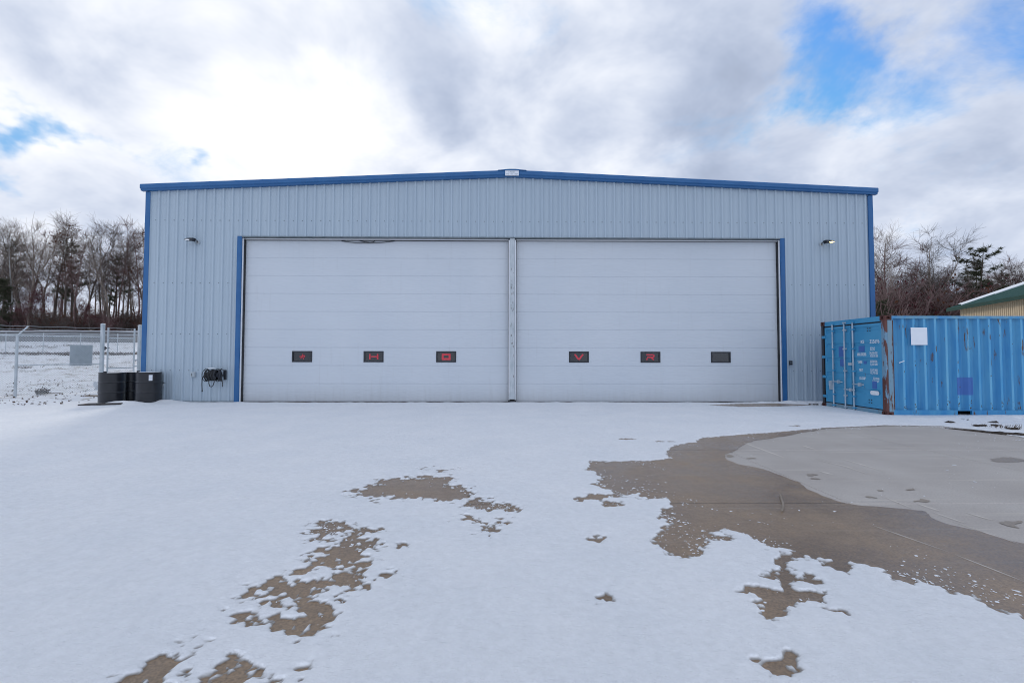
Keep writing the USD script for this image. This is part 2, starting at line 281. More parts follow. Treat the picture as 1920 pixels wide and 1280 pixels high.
def concrete(name, c1, c2, grit, rough, spec, streak):
    n = {'g': ('geometry', {}), 'n': ('noise_texture', {'scale': 1.1, 'detail': 6.0, 'roughness': .6}), 'r': ('rgb_ramp', {'ramp': [(.32, c1), (.68, c2)]}),
         'f': ('noise_texture', {'scale': 55.0, 'detail': 5.0, 'roughness': .75}), 'fr': ('map_range', {'from_min': .3, 'from_max': .7, 'to_min': 1-grit, 'to_max': 1+grit}),
         'mu': ('vector_math', {'math_type': 'scale'}),
         'mp': ('mapping', {'rotation': (0, 0, -.95), 'scale': (.25, 9.0, 1)}), 'st': ('noise_texture', {'scale': 1.6, 'detail': 6.0, 'roughness': .6}),
         'sk': ('map_range', {'range_type': 'smoothstep', 'from_min': .56, 'from_max': .72, 'to_max': streak, 'clamp': True}), 'mx': ('mix', {'color2': (.62, .57, .50)}),
         'bp': ('bump', {'strength': .6, 'distance': .004}), 'p': ('principled_bsdf', {'specular_ior_level': spec}),
         'rn': ('map_range', {'from_min': .35, 'from_max': .65, 'to_min': rough-.12, 'to_max': rough+.12})}
    l = [('g.position', 'n.vector'), ('g.position', 'f.vector'), ('n.fac', 'r.fac'), ('f.fac', 'fr.value'), ('r.color', 'mu.vector1'), ('fr.result', 'mu.scale'), ('g.position', 'mp.vector'), ('mp.vector', 'st.vector'),
         ('st.fac', 'sk.value'), ('sk.result', 'mx.fac'), ('mu.vector', 'mx.color1'), ('mx.color', 'p.base_color'), ('f.fac', 'bp.height'), ('bp.normal', 'p.normal'), ('n.fac', 'rn.value'), ('rn.result', 'p.roughness')]
    mat(name, n, l)
concrete('concrete_dry', (.42, .38, .345), (.50, .465, .43), .18, .8, .3, .6)
concrete('concrete_wet', (.15, .098, .055), (.285, .195, .118), .46, .26, .5, .10)
concrete('concrete_damp', (.27, .225, .185), (.33, .28, .23), .25, .6, .4, .0)

# ------------------------------------------------------------------ terrain
D, XC, W = 15.26, .1526, 24.4
XL, XR, WH, PH, DH = XC-W/2, XC+W/2, 7.0, 7.537, 5.43
d0, d1, d2, d3 = -8.806, .029, .297, 9.149
def terrain_z(x, y):
    x, y = np.asarray(x, float), np.asarray(y, float)
    prof = np.interp(y, [17, 20, 30, 45, 60, 75, 82, 140, 400], [0, .06, .62, 1.80, 3.3, 5.6, 6.0, 7.5, 9])
    prof = prof*(1-.10*smoothstep(-70, -30, x))
    side = 1-smoothstep(-25, 15, x+.35*(y-20))
    z = prof*(.12+.88*side)
    yard = smoothstep(15.0, 17.5, np.maximum(np.abs(x-1)-0.0, 0)) ; yard = np.maximum(yard, smoothstep(15.3, 17.0, y)*np.where((x > XL-.3) & (x < XR+.3), 0, 1))
    und = .10*(fbm(np.stack([x*.25, y*.25, 0*x], -1), 4, 3)-.5)*smoothstep(16, 22, np.hypot(np.maximum(np.abs(x)-8, 0), y*.6)+6)
    return -.07+(.085+und)*yard+z
def axis_pts(lo, hi, dens):
    out = [lo]
    while out[-1] < hi: out.append(out[-1]+dens(out[-1]))
    return np.array(out)
tx = axis_pts(-420, 420, lambda x: .5 if abs(x) < 24 else (1.1 if abs(x) < 70 else (4 if abs(x) < 130 else 40)))
ty = axis_pts(-120, 700, lambda y: .5 if -3 < y < 24 else (1.0 if -10 < y < 90 else (5 if -30 < y < 150 else 50)))
X, Yg = np.meshgrid(tx, ty)
def grid_faces(ny, nx):
    i = np.arange(ny*nx).reshape(ny, nx)
    return np.stack([i[:-1, :-1].ravel(), i[:-1, 1:].ravel(), i[1:, 1:].ravel(), i[1:, :-1].ravel()], 1)
V = np.stack([X, Yg, terrain_z(X, Yg)], -1).reshape(-1, 3)
obj('ground', (V, grid_faces(*X.shape)), 'snowy_field', smooth=True, kind='structure', label='snow covered grass field rising gently towards the woods')
# the road that climbs past behind the field
rx = np.linspace(-140, -14, 64); ry = np.linspace(0, 1, 8)
RX, RY = np.meshgrid(rx, ry); RYY = 61.0+RY*13.0+.02*(RX+50)
obj('road', (np.stack([RX, RYY, terrain_z(RX, RYY)+.05], -1).reshape(-1, 3), grid_faces(*RX.shape)), 'asphalt', smooth=True, kind='structure', label='bare grey asphalt road between the snowy bank and the woods')

# ------------------------------------------------------------------ concrete apron and the snow on it
apron = thing('concrete_apron', None, None, kind='structure'); tag(apron, 'concrete apron of large slabs in front of the hangar doors')
jx = [-18.6, -15.5, -12.4, -9.3, -6.2, -3.1, .35, 3.55, 6.85, 10.1, 13.3, 16.4]; jy = [-3.0, -.6, 2.05, 4.75, 7.45, 10.15, 12.85, D-.03]
gapj = .0035
for i in range(len(jx)-1):
    for j in range(len(jy)-1):
        b = MB().box(jx[i]+gapj, jx[i+1]-gapj, jy[j]+gapj, jy[j+1]-gapj, -.15, 0, .008)
        obj('concrete_slab', b, 'concrete_dry', apron)

def Z3(pts): return [G(960+u/2, 740+v/2)[:2] for u, v in pts]      # survey sheets of the right and the left half of the yard
def Z4(pts): return [G(200+u/2, 860+v/2)[:2] for u, v in pts]
main_bare = Z3([(2100, 172), (1920, 162), (1740, 132), (1600, 118), (1400, 115), (1180, 125), (1010, 140), (870, 150), (720, 162), (690, 178), (600, 195), (585, 215), (600, 240), (510, 250), (380, 250), (300, 252), (275, 285), (310, 290), (335, 315), (305, 340), (385, 360), (420, 378),
    (300, 375), (260, 388), (262, 400), (330, 393), (430, 375), (480, 370), (510, 395), (580, 390), (610, 420), (560, 430), (540, 462), (590, 470), (610, 490), (550, 520), (555, 545), (555, 575), (590, 597), (640, 603), (715, 597), (720, 570), (750, 545), (745, 520), (790, 510), (880, 525), (935, 550),
    (950, 575), (1000, 570), (1035, 585), (1030, 600), (980, 615), (985, 640), (1020, 660), (955, 665), (960, 690), (1000, 700), (1020, 735), (970, 728), (895, 728), (890, 742), (945, 765), (935, 785), (960, 800), (955, 820), (975, 825), (985, 800), (1030, 800), (1090, 790), (1145, 782), (1200, 805),
    (1230, 810), (1165, 770), (1170, 750), (1100, 738), (1065, 735), (1085, 710), (1125, 705), (1110, 688), (1060, 685), (1050, 650), (1040, 630), (1060, 615), (1130, 610), (1190, 620), (1195, 645), (1230, 662), (1270, 655), (1250, 620), (1330, 640), (1400, 660), (1450, 700), (1500, 710), (1530, 705),
    (1600, 735), (1700, 757), (1730, 750), (1800, 790), (1860, 820), (1920, 838), (2000, 870), (2600, 1080), (3600, 1080), (3600, 400)])
bare = [main_bare,
    Z3([(725, 40), (860, 34), (1000, 33), (1150, 40), (1000, 45), (850, 46)]),
    Z3([(895, 990), (945, 995), (985, 978), (1030, 985), (1060, 1005), (1095, 1035), (1095, 1060), (1050, 1060), (1000, 1055), (970, 1040), (930, 1015)]),
    Z4([(915, 128), (1015, 95), (1030, 80), (1160, 72), (1280, 70), (1290, 85), (1250, 95), (1330, 112), (1380, 130), (1400, 150), (1460, 168), (1530, 178), (1530, 192), (1450, 188), (1340, 178), (1350, 162), (1280, 160), (1180, 148), (1080, 152), (1010, 148), (960, 138)]),
    Z4([(780, 275), (805, 240), (870, 238), (905, 252), (890, 270), (850, 285)]),
    Z4([(790, 305), (860, 300), (940, 285), (900, 315), (1000, 305), (1045, 325), (1030, 345), (960, 350), (1000, 375), (930, 390), (860, 400), (800, 375), (785, 345), (830, 330)]),
    Z4([(860, 420), (890, 408), (970, 420), (960, 440), (1000, 455), (1015, 480), (985, 505), (920, 500), (860, 475), (800, 490), (760, 510), (820, 540), (790, 545), (700, 530), (620, 540), (570, 525), (590, 490), (650, 480), (700, 490), (760, 460), (850, 440)]),
    Z4([(580, 545), (640, 520), (740, 515), (790, 550), (860, 550), (880, 545), (840, 575), (830, 590), (780, 615), (720, 630), (660, 635), (600, 605), (640, 605), (710, 605), (740, 580), (690, 575), (660, 550), (600, 558)]),
    Z4([(60, 900), (100, 840), (160, 800), (220, 760), (265, 742), (295, 755), (250, 785), (300, 800), (400, 808), (530, 815), (610, 810), (620, 830), (540, 840), (400, 900)]),
    Z4([(1350, 228), (1410, 235), (1440, 240), (1515, 243), (1470, 255), (1460, 275), (1430, 275), (1410, 255)])]
def ell(Z, u, v, ru, rv): return Z([(u+ru*math.cos(a), v+rv*math.sin(a)*(1+.3*math.sin(3*a+u))) for a in np.linspace(0, 2*math.pi, 14)[:-1]])
bare += [ell(Z3, *e) for e in ((372, 413, 28, 8), (325, 550, 38, 10), (352, 762, 20, 8), (795, 540, 14, 6), (2, 425, 18, 10), (435, 168, 30, 2.2), (568, 177, 32, 2.2), (1060, 118, 22, 2.2))]
bare += [ell(Z4, *e) for e in ((725, 438, 25, 12), (1055, 435, 30, 8), (1065, 325, 28, 8), (1000, 268, 25, 6), (520, 590, 46, 11), (480, 790, 15, 8), (460, 770, 10, 8), (1190, 70, 60, 3), (1210, 40, 14, 3), (1265, 45, 30, 3), (770, 395, 25, 8))]
RES, BX0, BX1, BY0, BY1 = .012, -14.0, 18.0, .8, 15.4
im = Image.new('L', (int((BX1-BX0)/RES), int((BY1-BY0)/RES))); dr = ImageDraw.Draw(im)
for P in bare: dr.polygon([((p[0]-BX0)/RES, (p[1]-BY0)/RES) for p in P], fill=255)
on = np.asarray(im) > 127
SD = ((ndimage.distance_transform_edt(~on)-ndimage.distance_transform_edt(on))*RES).astype(np.float32)     # metres to the edge, negative on bare ground
def snow_sd(x, y):
    s = ndimage.map_coordinates(SD, [(np.asarray(y)-BY0)/RES, (np.asarray(x)-BX0)/RES], order=1, mode='nearest')
    p = np.stack([x, y, 0*x], -1)
    near = 1-.45*smoothstep(6, 10, np.asarray(y))
    left = smoothstep(.4, -.3, np.asarray(x)-.02*np.asarray(y))
    s = s+near*(.10+.06*left)*(fbm(p*3.2, 3, 5)-.5)+near*(.15+.20*left)*(fbm(p*11, 3, 6)-.5)+near*(.12+.16*left)*(fbm(p*27, 2, 7)-.5)+.005*left
    return s
def snow_z(x, y, s):
    p = np.stack([x, y, 0*x], -1)
    soft = smoothstep(1.2, -.6, x)
    edge = np.where(s > 0, .020*(1-np.exp(-s/(.03+.02*soft))), np.maximum(s*.45, -.03))
    deep = smoothstep(.1, .9, s)
    roll_ = .022*(fbm(p*.55, 3, 11)-.5)+.012*(fbm(p*np.array([1.7, 2.6, 1]), 3, 12)-.5)
    h = .005+edge+deep*(.014+roll_)+.0035*(fbm(p*24, 3, 14)-.5)*smoothstep(0, .08, s)+.005*(fbm(p*np.array([5, 9, 1]), 3, 15)-.5)*smoothstep(.0, .3, s)
    wall = smoothstep(D-.9, D-.05, y)*smoothstep(XL-.5, XL+.5, x)
    h = h-.03*smoothstep(D-.5, D-.05, y)*smoothstep(XL, XL+1, x)*(s > 0)*(.4+1.0*fbm(p*2.5, 3, 9))
    # heaps: by the drums, before the right jamb and along the foot of the container
    def heap(cx, cy, rx_, ry_, a): return a*np.exp(-((x-cx)/rx_)**2-((y-cy)/ry_)**2)
    lump = .55+.9*fbm(p*5, 3, 21)
    h = h+(heap(-11.75, 14.25, .6, .22, .12)+heap(-11.0, 14.95, .5, .18, .08)+heap(9.1, 14.95, 1.3, .25, .07)+heap(11.0, 14.9, .5, .25, .1)+heap(12.0, 10.9, 2.2, .42, .07)+heap(15.5, 10.7, 2.6, .6, .14))*lump*smoothstep(0, .25, s)
    for a, b in (((760, 48), (985, 112)), ((880, 46), (1110, 104)), ((420, 300), (120, 60)), ((560, 215), (330, 62))):      # faint old wheel tracks
        q = np.array(Z3([a, b])); L = np.linalg.norm(q[1]-q[0]); e = (q[1]-q[0])/L; t_ = (x-q[0][0])*e[0]+(y-q[0][1])*e[1]; o_ = (x-q[0][0])*-e[1]+(y-q[0][1])*e[0]+.05*np.sin(t_*.9)
        h = h-.011*np.exp(-(o_/.085)**4)*smoothstep(-.2, .5, t_)*smoothstep(L+.3, L-.6, t_)*smoothstep(.25, .6, s)*(.5+.8*fbm(p*9, 2, 23))
    return h
sx = np.concatenate([axis_pts(-22, -3.6, lambda x: max(.02, .008*abs(x)-.008)), axis_pts(-3.58, 4.2, lambda x: .0165), axis_pts(4.22, 20, lambda x: max(.02, .0065*abs(x)-.01))])
sy = axis_pts(.9, D-.06, lambda y: .0125 if y < 3.6 else .0125+(y-3.6)*.0032); sy[-1] = D-.05
SX, SY = np.meshgrid(sx, sy)
S = snow_sd(SX, SY); SZ = snow_z(SX, SY, S)
rim = np.minimum.reduce([smoothstep(-21.8, -19.5, SX), smoothstep(19.8, 18.5, SX)]); SZ = SZ-(1-rim)*.3
F4 = grid_faces(*SX.shape); zf = SZ.ravel(); F4 = F4[(zf[F4].max(1) > -.004)]
used = np.zeros(SX.size, bool); used[F4] = True; remap = np.cumsum(used)-1
obj('snow', (np.stack([SX, SY, SZ], -1).reshape(-1, 3)[used], remap[F4]), 'snow', smooth=True, kind='stuff', label='thin white snow cover with melted holes over the concrete apron')
# wet concrete round the melting edges: a sheet over the slabs that leaves out the dry area and the joints
dry = Polygon(Z3([(2200, 160), (1920, 160), (1740, 128), (1600, 118), (1400, 116), (1180, 127), (1100, 140), (1000, 160), (880, 177), (855, 200), (800, 225), (800, 245), (870, 268), (950, 280), (1010, 300), (1080, 330), (1120, 360), (1180, 385), (1240, 405), (1330, 418), (1450, 425), (1550, 437), (1575, 465), (1650, 492), (1750, 515), (1830, 535), (1920, 557), (2300, 650), (4000, 900), (4000, 300)])).buffer(.05).buffer(-.1).buffer(.05)
def rough_edge(poly, step, amp, freq, seed):
    L = poly.exterior.length; q = np.array([poly.exterior.interpolate(t).coords[0] for t in np.arange(0, L, step)])
    o = np.stack([fbm(np.c_[q*freq, 0*q[:, 0]], 4, seed), fbm(np.c_[q*freq, 0*q[:, 0]+9], 4, seed)], 1)-.5
    return Polygon(q+o*amp).buffer(0)
dry = rough_edge(dry, .04, .16, 3.0, 31)
wet = sbox(-9, 1.0, 16.0, D-.04).difference(dry)
wet = wet.difference(unary_union([sbox(-10, y-.005, 17, y+.005) for y in jy]))
def sheet(poly, z):
    mb = MB()
    for g in getattr(poly, 'geoms', [poly]):
        if g.area > 1e-5:
            v, f = trimesh.creation.triangulate_polygon(g, engine='earcut')
            if np.cross(v[f[:, 1]]-v[f[:, 0]], v[f[:, 2]]-v[f[:, 0]]).sum() < 0: f = f[:, ::-1]
            mb.add(np.c_[v, np.full(len(v), z)], f)
    return mb
obj('wet_concrete', sheet(wet, .004), 'concrete_wet', kind='stuff', label='dark damp film of meltwater on the concrete along the snow edge')
spots = [ell(Z3, *e) for e in ((1122, 300, 14, 3), (1138, 314, 15, 3), (1352, 384, 13, 3), (1385, 358, 10, 2), (1495, 356, 12, 3), (1545, 400, 26, 5), (1860, 245, 55, 8), (1875, 483, 40, 8), (890, 237, 9, 2), (815, 230, 11, 3))]
spots = unary_union([rough_edge(Polygon(s).buffer(.01), .015, .13, 9.0, 40+i) for i, s in enumerate(spots)]).intersection(dry.buffer(-.02))
obj('damp_spots', sheet(spots, .004), 'concrete_damp', kind='stuff', label='small dark damp spots on the dry concrete')
scr = []
for a, b, w_ in (((870, 180), (1020, 235), .022), ((1150, 285), (1205, 300), .02), ((1240, 240), (1390, 285), .018), ((1150, 245), (1300, 280), .014), ((1520, 408), (1605, 436), .016), ((1580, 440), (1700, 482), .012), ((1400, 384), (1500, 425), .010), ((1090, 190), (1140, 205), .02),
                 ((1350, 490), (1640, 592), .006), ((1660, 600), (1920, 702), .006), ((1700, 440), (1800, 470), .012), ((1230, 262), (1340, 298), .012), ((1640, 470), (1900, 560), .007)):
    q = np.array(Z3([a, b])); t_ = np.linspace(0, 1, 40)[:, None]; c_ = q[0]+(q[1]-q[0])*t_; nn = np.array([-(q[1]-q[0])[1], (q[1]-q[0])[0]]); nn /= np.linalg.norm(nn)
    wv = (w_*np.sin(np.pi*np.clip(t_, .02, .98))**.5*(.5+1.0*fbm(np.c_[c_*14, 0*t_], 3, 33)[:, None]))
    scr.append(Polygon(np.vstack([c_+nn*wv, (c_-nn*wv)[::-1]])).buffer(0))
_u = unary_union(scr); _m = sheet(_u.intersection(dry), .0025); _m.tm(trimesh.Trimesh(*sheet(_u.difference(dry), .0058).mesh(), process=False))
obj('scrape_marks', _m, 'scrape_pale', kind='stuff', label='pale scrape marks across the concrete')
# crumbs of snow left on the wet concrete
rng = np.random.default_rng(8)
cx = rng.uniform(-5, 11, 90000); cyy = 1.9+rng.beta(1.0, 1.5, 90000)*10.5
ok = np.abs(cx) < cyy*1.2
cx, cyy = cx[ok], cyy[ok]; s = snow_sd(cx, cyy); cl = fbm(np.c_[cx*1.6, cyy*1.6, 0*cx], 3, 51)
keep = (s < -.01) & (rng.random(len(s)) < np.exp(s/.2)*1.3*smoothstep(.45, .7, cl)+.012*smoothstep(.5, .75, cl))
cx, cyy = cx[keep][:3600], cyy[keep][:3600]
ico = trimesh.creation.icosphere(1); mb = MB()
for x, y in zip(cx, cyy):
    r = rng.choice([.5, .6, .8, 1.3])*rng.uniform(.002, .007)*(1.0+.04*y); k = rng.uniform(0, 6.28)
    v = ico.vertices*rng.uniform(.7, 1.3, (len(ico.vertices), 1))*np.array([r*rng.uniform(1, 2.2), r, r*.35])
    mb.add(np.c_[v[:, 0]*math.cos(k)-v[:, 1]*math.sin(k)+x, v[:, 0]*math.sin(k)+v[:, 1]*math.cos(k)+y, v[:, 2]+.006], ico.faces)
obj('snow_crumbs', mb, 'snow_lump', kind='stuff', label='crumbs of leftover snow on the wet concrete')
# strip of bare soil and leaves where the apron ends on the right
q = np.linspace(0, 1, 70); P0, P1 = G(1775, 803), G(2150, 842)
mb = MB(); rows = []
for j, o in enumerate(np.linspace(-1, 1, 9)):
    x = P0[0]+(P1[0]-P0[0])*q; y = P0[1]+(P1[1]-P0[1])*q+o*(.05+.20*np.minimum(q*2.2, 1))
    h = .012+.05*(1-o*o)*np.minimum(q*3, 1)*(.3+1.2*fbm(np.c_[x*4, y*8, 0*x], 3, 61))-.03*(abs(o) > .99)
    rows.append(np.c_[x, y, h])
obj('soil_strip', (np.vstack(rows), grid_faces(9, 70)), 'soil', smooth=True, kind='stuff', label='strip of dark soil and leaves along the snow edge below the container')

# ------------------------------------------------------------------ the hangar
def top_z(x): return PH-(PH-WH)*abs(x-XC)/(W/2)
hangar = thing('aircraft_hangar', 'wide blue grey metal hangar with two white overhead doors and blue trim', 'hangar')
wall = holder('wall', hangar)
P3 = .3048
prof = [(0, 0), (.028, 0), (.036, .006), (.060, .006), (.068, 0), (.108, 0), (.128, .037), (.177, .037), (.197, 0), (.237, 0), (.245, .006), (.268, .006), (.276, 0)]
px = np.array([k*P3+a for k in range(90) for a, _ in prof]); pd = np.array([b for k in range(90) for _, b in prof])
px = px+XL-.05
def clad_cols(x0, x1):
    xs = np.unique(np.concatenate([[x0, x1], px[(px > x0) & (px < x1)]]))
    return xs, np.interp(xs, px, pd)
def clad(x0, x1, zlo, ztop, ybase=D):
    xs, dd = clad_cols(x0, x1)
    if x0 < XC < x1 and XC not in xs: xs = np.sort(np.append(xs, XC)); dd = np.interp(xs, px, pd)
    n = len(xs); zt = np.array([ztop(x) for x in xs])
    v = np.vstack([np.c_[xs, ybase-dd, np.full(n, zlo)], np.c_[xs, ybase-dd, zt]])
    return v, [(i, i+1, n+i+1, n+i) for i in range(n-1)]
edges = [XL+.10]+[XL-.05+k*3*P3 for k in range(1, 27)]+[XR-.10]
OX0, OX1 = d0-.05, d3+.05
for a, b in zip(edges[:-1], edges[1:]):
    if b-a < .05: continue
    mb = MB()
    cuts = [a]+[c for c in (OX0-.13, OX1+.13) if a < c < b]+[b]
    for p, q_ in zip(cuts[:-1], cuts[1:]):
        mid = (p+q_)/2
        mb.add(*clad(p, q_, DH+.07 if OX0-.13 < mid < OX1+.13 else .02, lambda x: top_z(x)+.02))
    obj('cladding_panel', mb, 'cladding', wall)
def side_wall(x, sgn, y0, y1):
    ys = np.arange(y0, y1, P3); mb = MB(); c = []
    for yy in ys:
        c += [(yy, 0), (yy+.108, 0), (yy+.13, .032), (yy+.175, .032), (yy+.197, 0)]
    c = np.array(c); n = len(c)
    v = np.vstack([np.c_[x+sgn*c[:, 1], c[:, 0], np.full(n, .0)], np.c_[x+sgn*c[:, 1], c[:, 0], np.full(n, WH+.05)]])
    f = [(i, i+1, n+i+1, n+i) for i in range(n-1)]
    return mb.add(v, f if sgn > 0 else [q[::-1] for q in f])
DEPTH = 24.0
obj('side_wall', side_wall(XL, -1, D+.02, D+DEPTH), 'cladding', hangar)
obj('side_wall', side_wall(XR, 1, D+.02, D+DEPTH), 'cladding', hangar)
obj('rear_wall', MB().prism([(XL, 0), (XR, 0), (XR, WH), (XC, PH), (XL, WH)], 'y', D+DEPTH-.05, D+DEPTH), 'cladding', hangar)
obj('hangar_floor', MB().box(XL+.05, XR-.05, D+.2, D+DEPTH-.1, -.06, -.01), 'concrete_damp', hangar)
RH = .185
for s, xe in ((-1, XL-.14), (1, XR+.14)):
    zt = PH-(PH-WH)*(abs(xe-XC))/(W/2)
    mb = MB(); n = 40; a, b = (xe, XC) if s < 0 else (XC, xe)
    xs = np.linspace(a, b, n*2+1); z = np.array([top_z(x) for x in xs])+RH+.01+.02*((np.arange(2*n+1) % 2) == 0)
    v = np.vstack([np.c_[xs, np.full(2*n+1, D+.0), z], np.c_[xs, np.full(2*n+1, D+DEPTH), z]]); m_ = 2*n+1
    obj('roof', MB().add(v, [(i, i+1, m_+i+1, m_+i) for i in range(m_-1)]), 'roof_metal', hangar)
    # rake trim: face and darker underside
    pts = [(a, top_z(a)+.012), (b, top_z(b)+.012), (b, top_z(b)+RH+.03), (a, top_z(a)+RH+.03)]
    fr = [(-.17, .05), (-.155, .04), (-.155, 0)]
    dx_ = b-a
    prf = [(D, .0), (D-.115, .0), (D-.12, .012), (D-.12, .045), (D-.16, .075), (D-.16, RH), (D-.14, RH+.03), (D, RH+.03)]
    v = np.vstack([[(xx, y_, top_z(xx)+.01+zz) for y_, zz in prf] for xx in (a, b)])
    k = len(prf); faces = [(i, (i+1) % k, k+(i+1) % k, k+i) for i in range(k)]
    mb = MB().add(v, faces)
    for off, o in ((0, 1), (k, 0)):
        mb.add(v[off:off+k], [(0, i, i+1) if not o else (0, i+1, i) for i in range(1, k-1)])
    obj('rake_trim', mb, 'trim_blue', hangar)
    x0, x1 = (XL-.14, XL) if s < 0 else (XR, XR+.14)
    zg = WH+.01
    g_ = [(x0 if s < 0 else x1, zg+RH+.03), (x0 if s < 0 else x1, zg+.12), ((x0+.07) if s < 0 else (x1-.07), zg), (x1 if s < 0 else x0, zg), (x1 if s < 0 else x0, zg+RH+.03)]
    g_ = [(xx-s*-.004, zz-.004) for xx, zz in g_]
    obj('gutter', MB().prism(Polygon(g_).buffer(0), 'y', D+.003, D+DEPTH), 'trim_blue', hangar)
    xa, xb = (XL-.03, XL+.13) if s < 0 else (XR-.13, XR+.03)
    obj('corner_trim', MB().box(xa, xb, D-.05, D+.16, .02, WH-.005, .006), 'trim_blue', hangar)
obj('ridge_cap', MB().prism([(XC-.48, PH+RH+.012), (XC+.48, PH+RH+.012), (XC+.46, PH+RH+.024), (XC+.10, PH+RH+.058), (XC-.10, PH+RH+.058), (XC-.46, PH+RH+.024)], 'y', D-.175, D+DEPTH), 'trim_blue', hangar)
for a, b in ((XL+.13, OX0-.15), (OX1+.15, XR-.13)): obj('base_trim', MB().box(a, b, D-.045, D-.033, .0, .035), 'header_grey', hangar)
sc = MB()
for z in (1.05, 2.25, 3.95, 6.05):
    for x in np.arange(XL+.30, XR-.2, P3):
        if z < DH+.1 and OX0-.2 < x < OX1+.2: continue
        sc.box(x-.012, x+.012, D-.012, D+.001, z-.012, z+.012)
obj('screws', sc, 'header_grey', hangar, kind='stuff')
# door frame
YD = D+.13
obj('jamb_trim', MB().box(OX0-.15, OX0-.03, D-.048, D-.036, .0, DH+.085).box(OX0-.03, OX0-.004, D-.048, YD+.03, 0, DH+.085, .004), 'trim_blue', hangar)
obj('jamb_trim', MB().box(OX1+.03, OX1+.15, D-.048, D-.036, .0, DH+.085).box(OX1+.004, OX1+.03, D-.048, YD+.03, 0, DH+.085, .004), 'trim_blue', hangar)
obj('header_trim', MB().box(OX0, OX1, D-.052, D-.0, DH+.045, DH+.085, .006).box(OX0, OX1, D-.0, YD, DH+.06, DH+.085), 'header_grey', hangar)
for a, b in ((OX0, d1), (d2, OX1)):
    obj('header_seal', MB().box(a, b, YD-.05, YD-.012, DH+.002, DH+.05, .004), 'white_metal', hangar)
obj('head_gap', MB().box(OX0, d1, YD-.03, YD-.008, DH-.022, DH-.001).box(d2, OX1, YD-.03, YD-.008, DH-.012, DH-.001), 'black_rubber', hangar)
mx_ = [Y(646, 453, YD-.03), Y(690, 456.5, YD-.03), Y(741, 452, YD-.03)]
loose = MB()
for pts in ([(640, 451.8), (655, 454), (672, 455.6), (690, 455.2), (715, 454.8), (728, 453.4), (741, 451.6)], [(672, 451), (684, 453.4), (694, 454.6), (700, 453.6), (704, 451)]):
    loose.tube([Y(u, v, YD-.035) for u, v in pts], .011, 6)
obj('torn_seal', loose, 'black_rubber', hangar, label='torn rubber seal sagging below the left door head')
obj('door_post', MB().box(d1+.055, d2-.05, D-.03, YD+.1, .12, DH+.05, .005).box(d1+.045, d2-.04, D-.045, D-.03, 0.10, .30, .003), 'galvanised', hangar)
obj('post_base', MB().box(d1+.0, d2+.0, D-.09, D+.0, .0, .075, .01), 'black_rubber', hangar)
for a, b in ((d1+.012, d1+.052), (d2-.045, d2-.012)):
    obj('door_seal', MB().box(a, b, D-.02, YD-.01, .02, DH, .004), 'white_metal', hangar)
for a, b in ((d1-.001, d1+.011), (d2-.011, d2+.001)):
    obj('seal_gap', MB().box(a, b, D+.01, YD, .02, DH), 'black_rubber', hangar)
for a, b in ((OX0+.0, OX0+.034), (OX1-.034, OX1-.0)):
    obj('door_seal', MB().box(a, b, D-.01, YD-.01, .0, DH+.03, .004), 'white_metal', hangar)
for a, b in ((OX0+.035, OX0+.055), (OX1-.055, OX1-.035)):
    obj('seal_gap', MB().box(a, b, D+.03, YD, .0, DH), 'black_rubber', hangar)
st = MB()
for _ in range(26):
    z = random.choice([random.uniform(3.0, 3.9), random.uniform(3.0, 3.9), random.uniform(1.9, 2.6), random.uniform(.3, 4.8)]); x = d1+.13+random.uniform(-.045, .045); w_ = random.uniform(.006, .022); h_ = random.uniform(.01, .09)
    st.box(x, x+w_, D-.033, D-.0295, z, z+h_)
obj('post_stain', st, 'stain_brown', hangar)

letters = {}
def stroke(pts, w): return LineString(pts).buffer(w, cap_style=2, join_style=2)
letters['plane'] = unary_union([stroke([(-.095, 0), (.095, .012)], .011), stroke([(-.05, -.07), (.02, .085)], .012), stroke([(.045, -.085), (-.01, .05)], .012), stroke([(.05, .06), (.08, -.03)], .009)])
letters['H'] = unary_union([stroke([(-.13, -.09), (-.13, .09)], .024), stroke([(.13, -.09), (.13, .09)], .024), stroke([(-.085, 0), (.13, 0)], .02)])
letters['O'] = sbox(-.13, -.09, .13, .09).buffer(.018).difference(sbox(-.085, -.045, .085, .045))
letters['V'] = unary_union([stroke([(-.14, .095), (0, -.095)], .027), stroke([(.14, .095), (0, -.095)], .027)]).intersection(sbox(-.2, -.095, .2, .095))
letters['R'] = unary_union([stroke([(-.13, .075), (.10, .075), (.125, .05), (.125, .02), (.10, -.005), (-.11, -.005)], .022), stroke([(-.115, -.095), (-.115, -.04)], .022), stroke([(.02, -.005), (.12, -.095)], .024)])
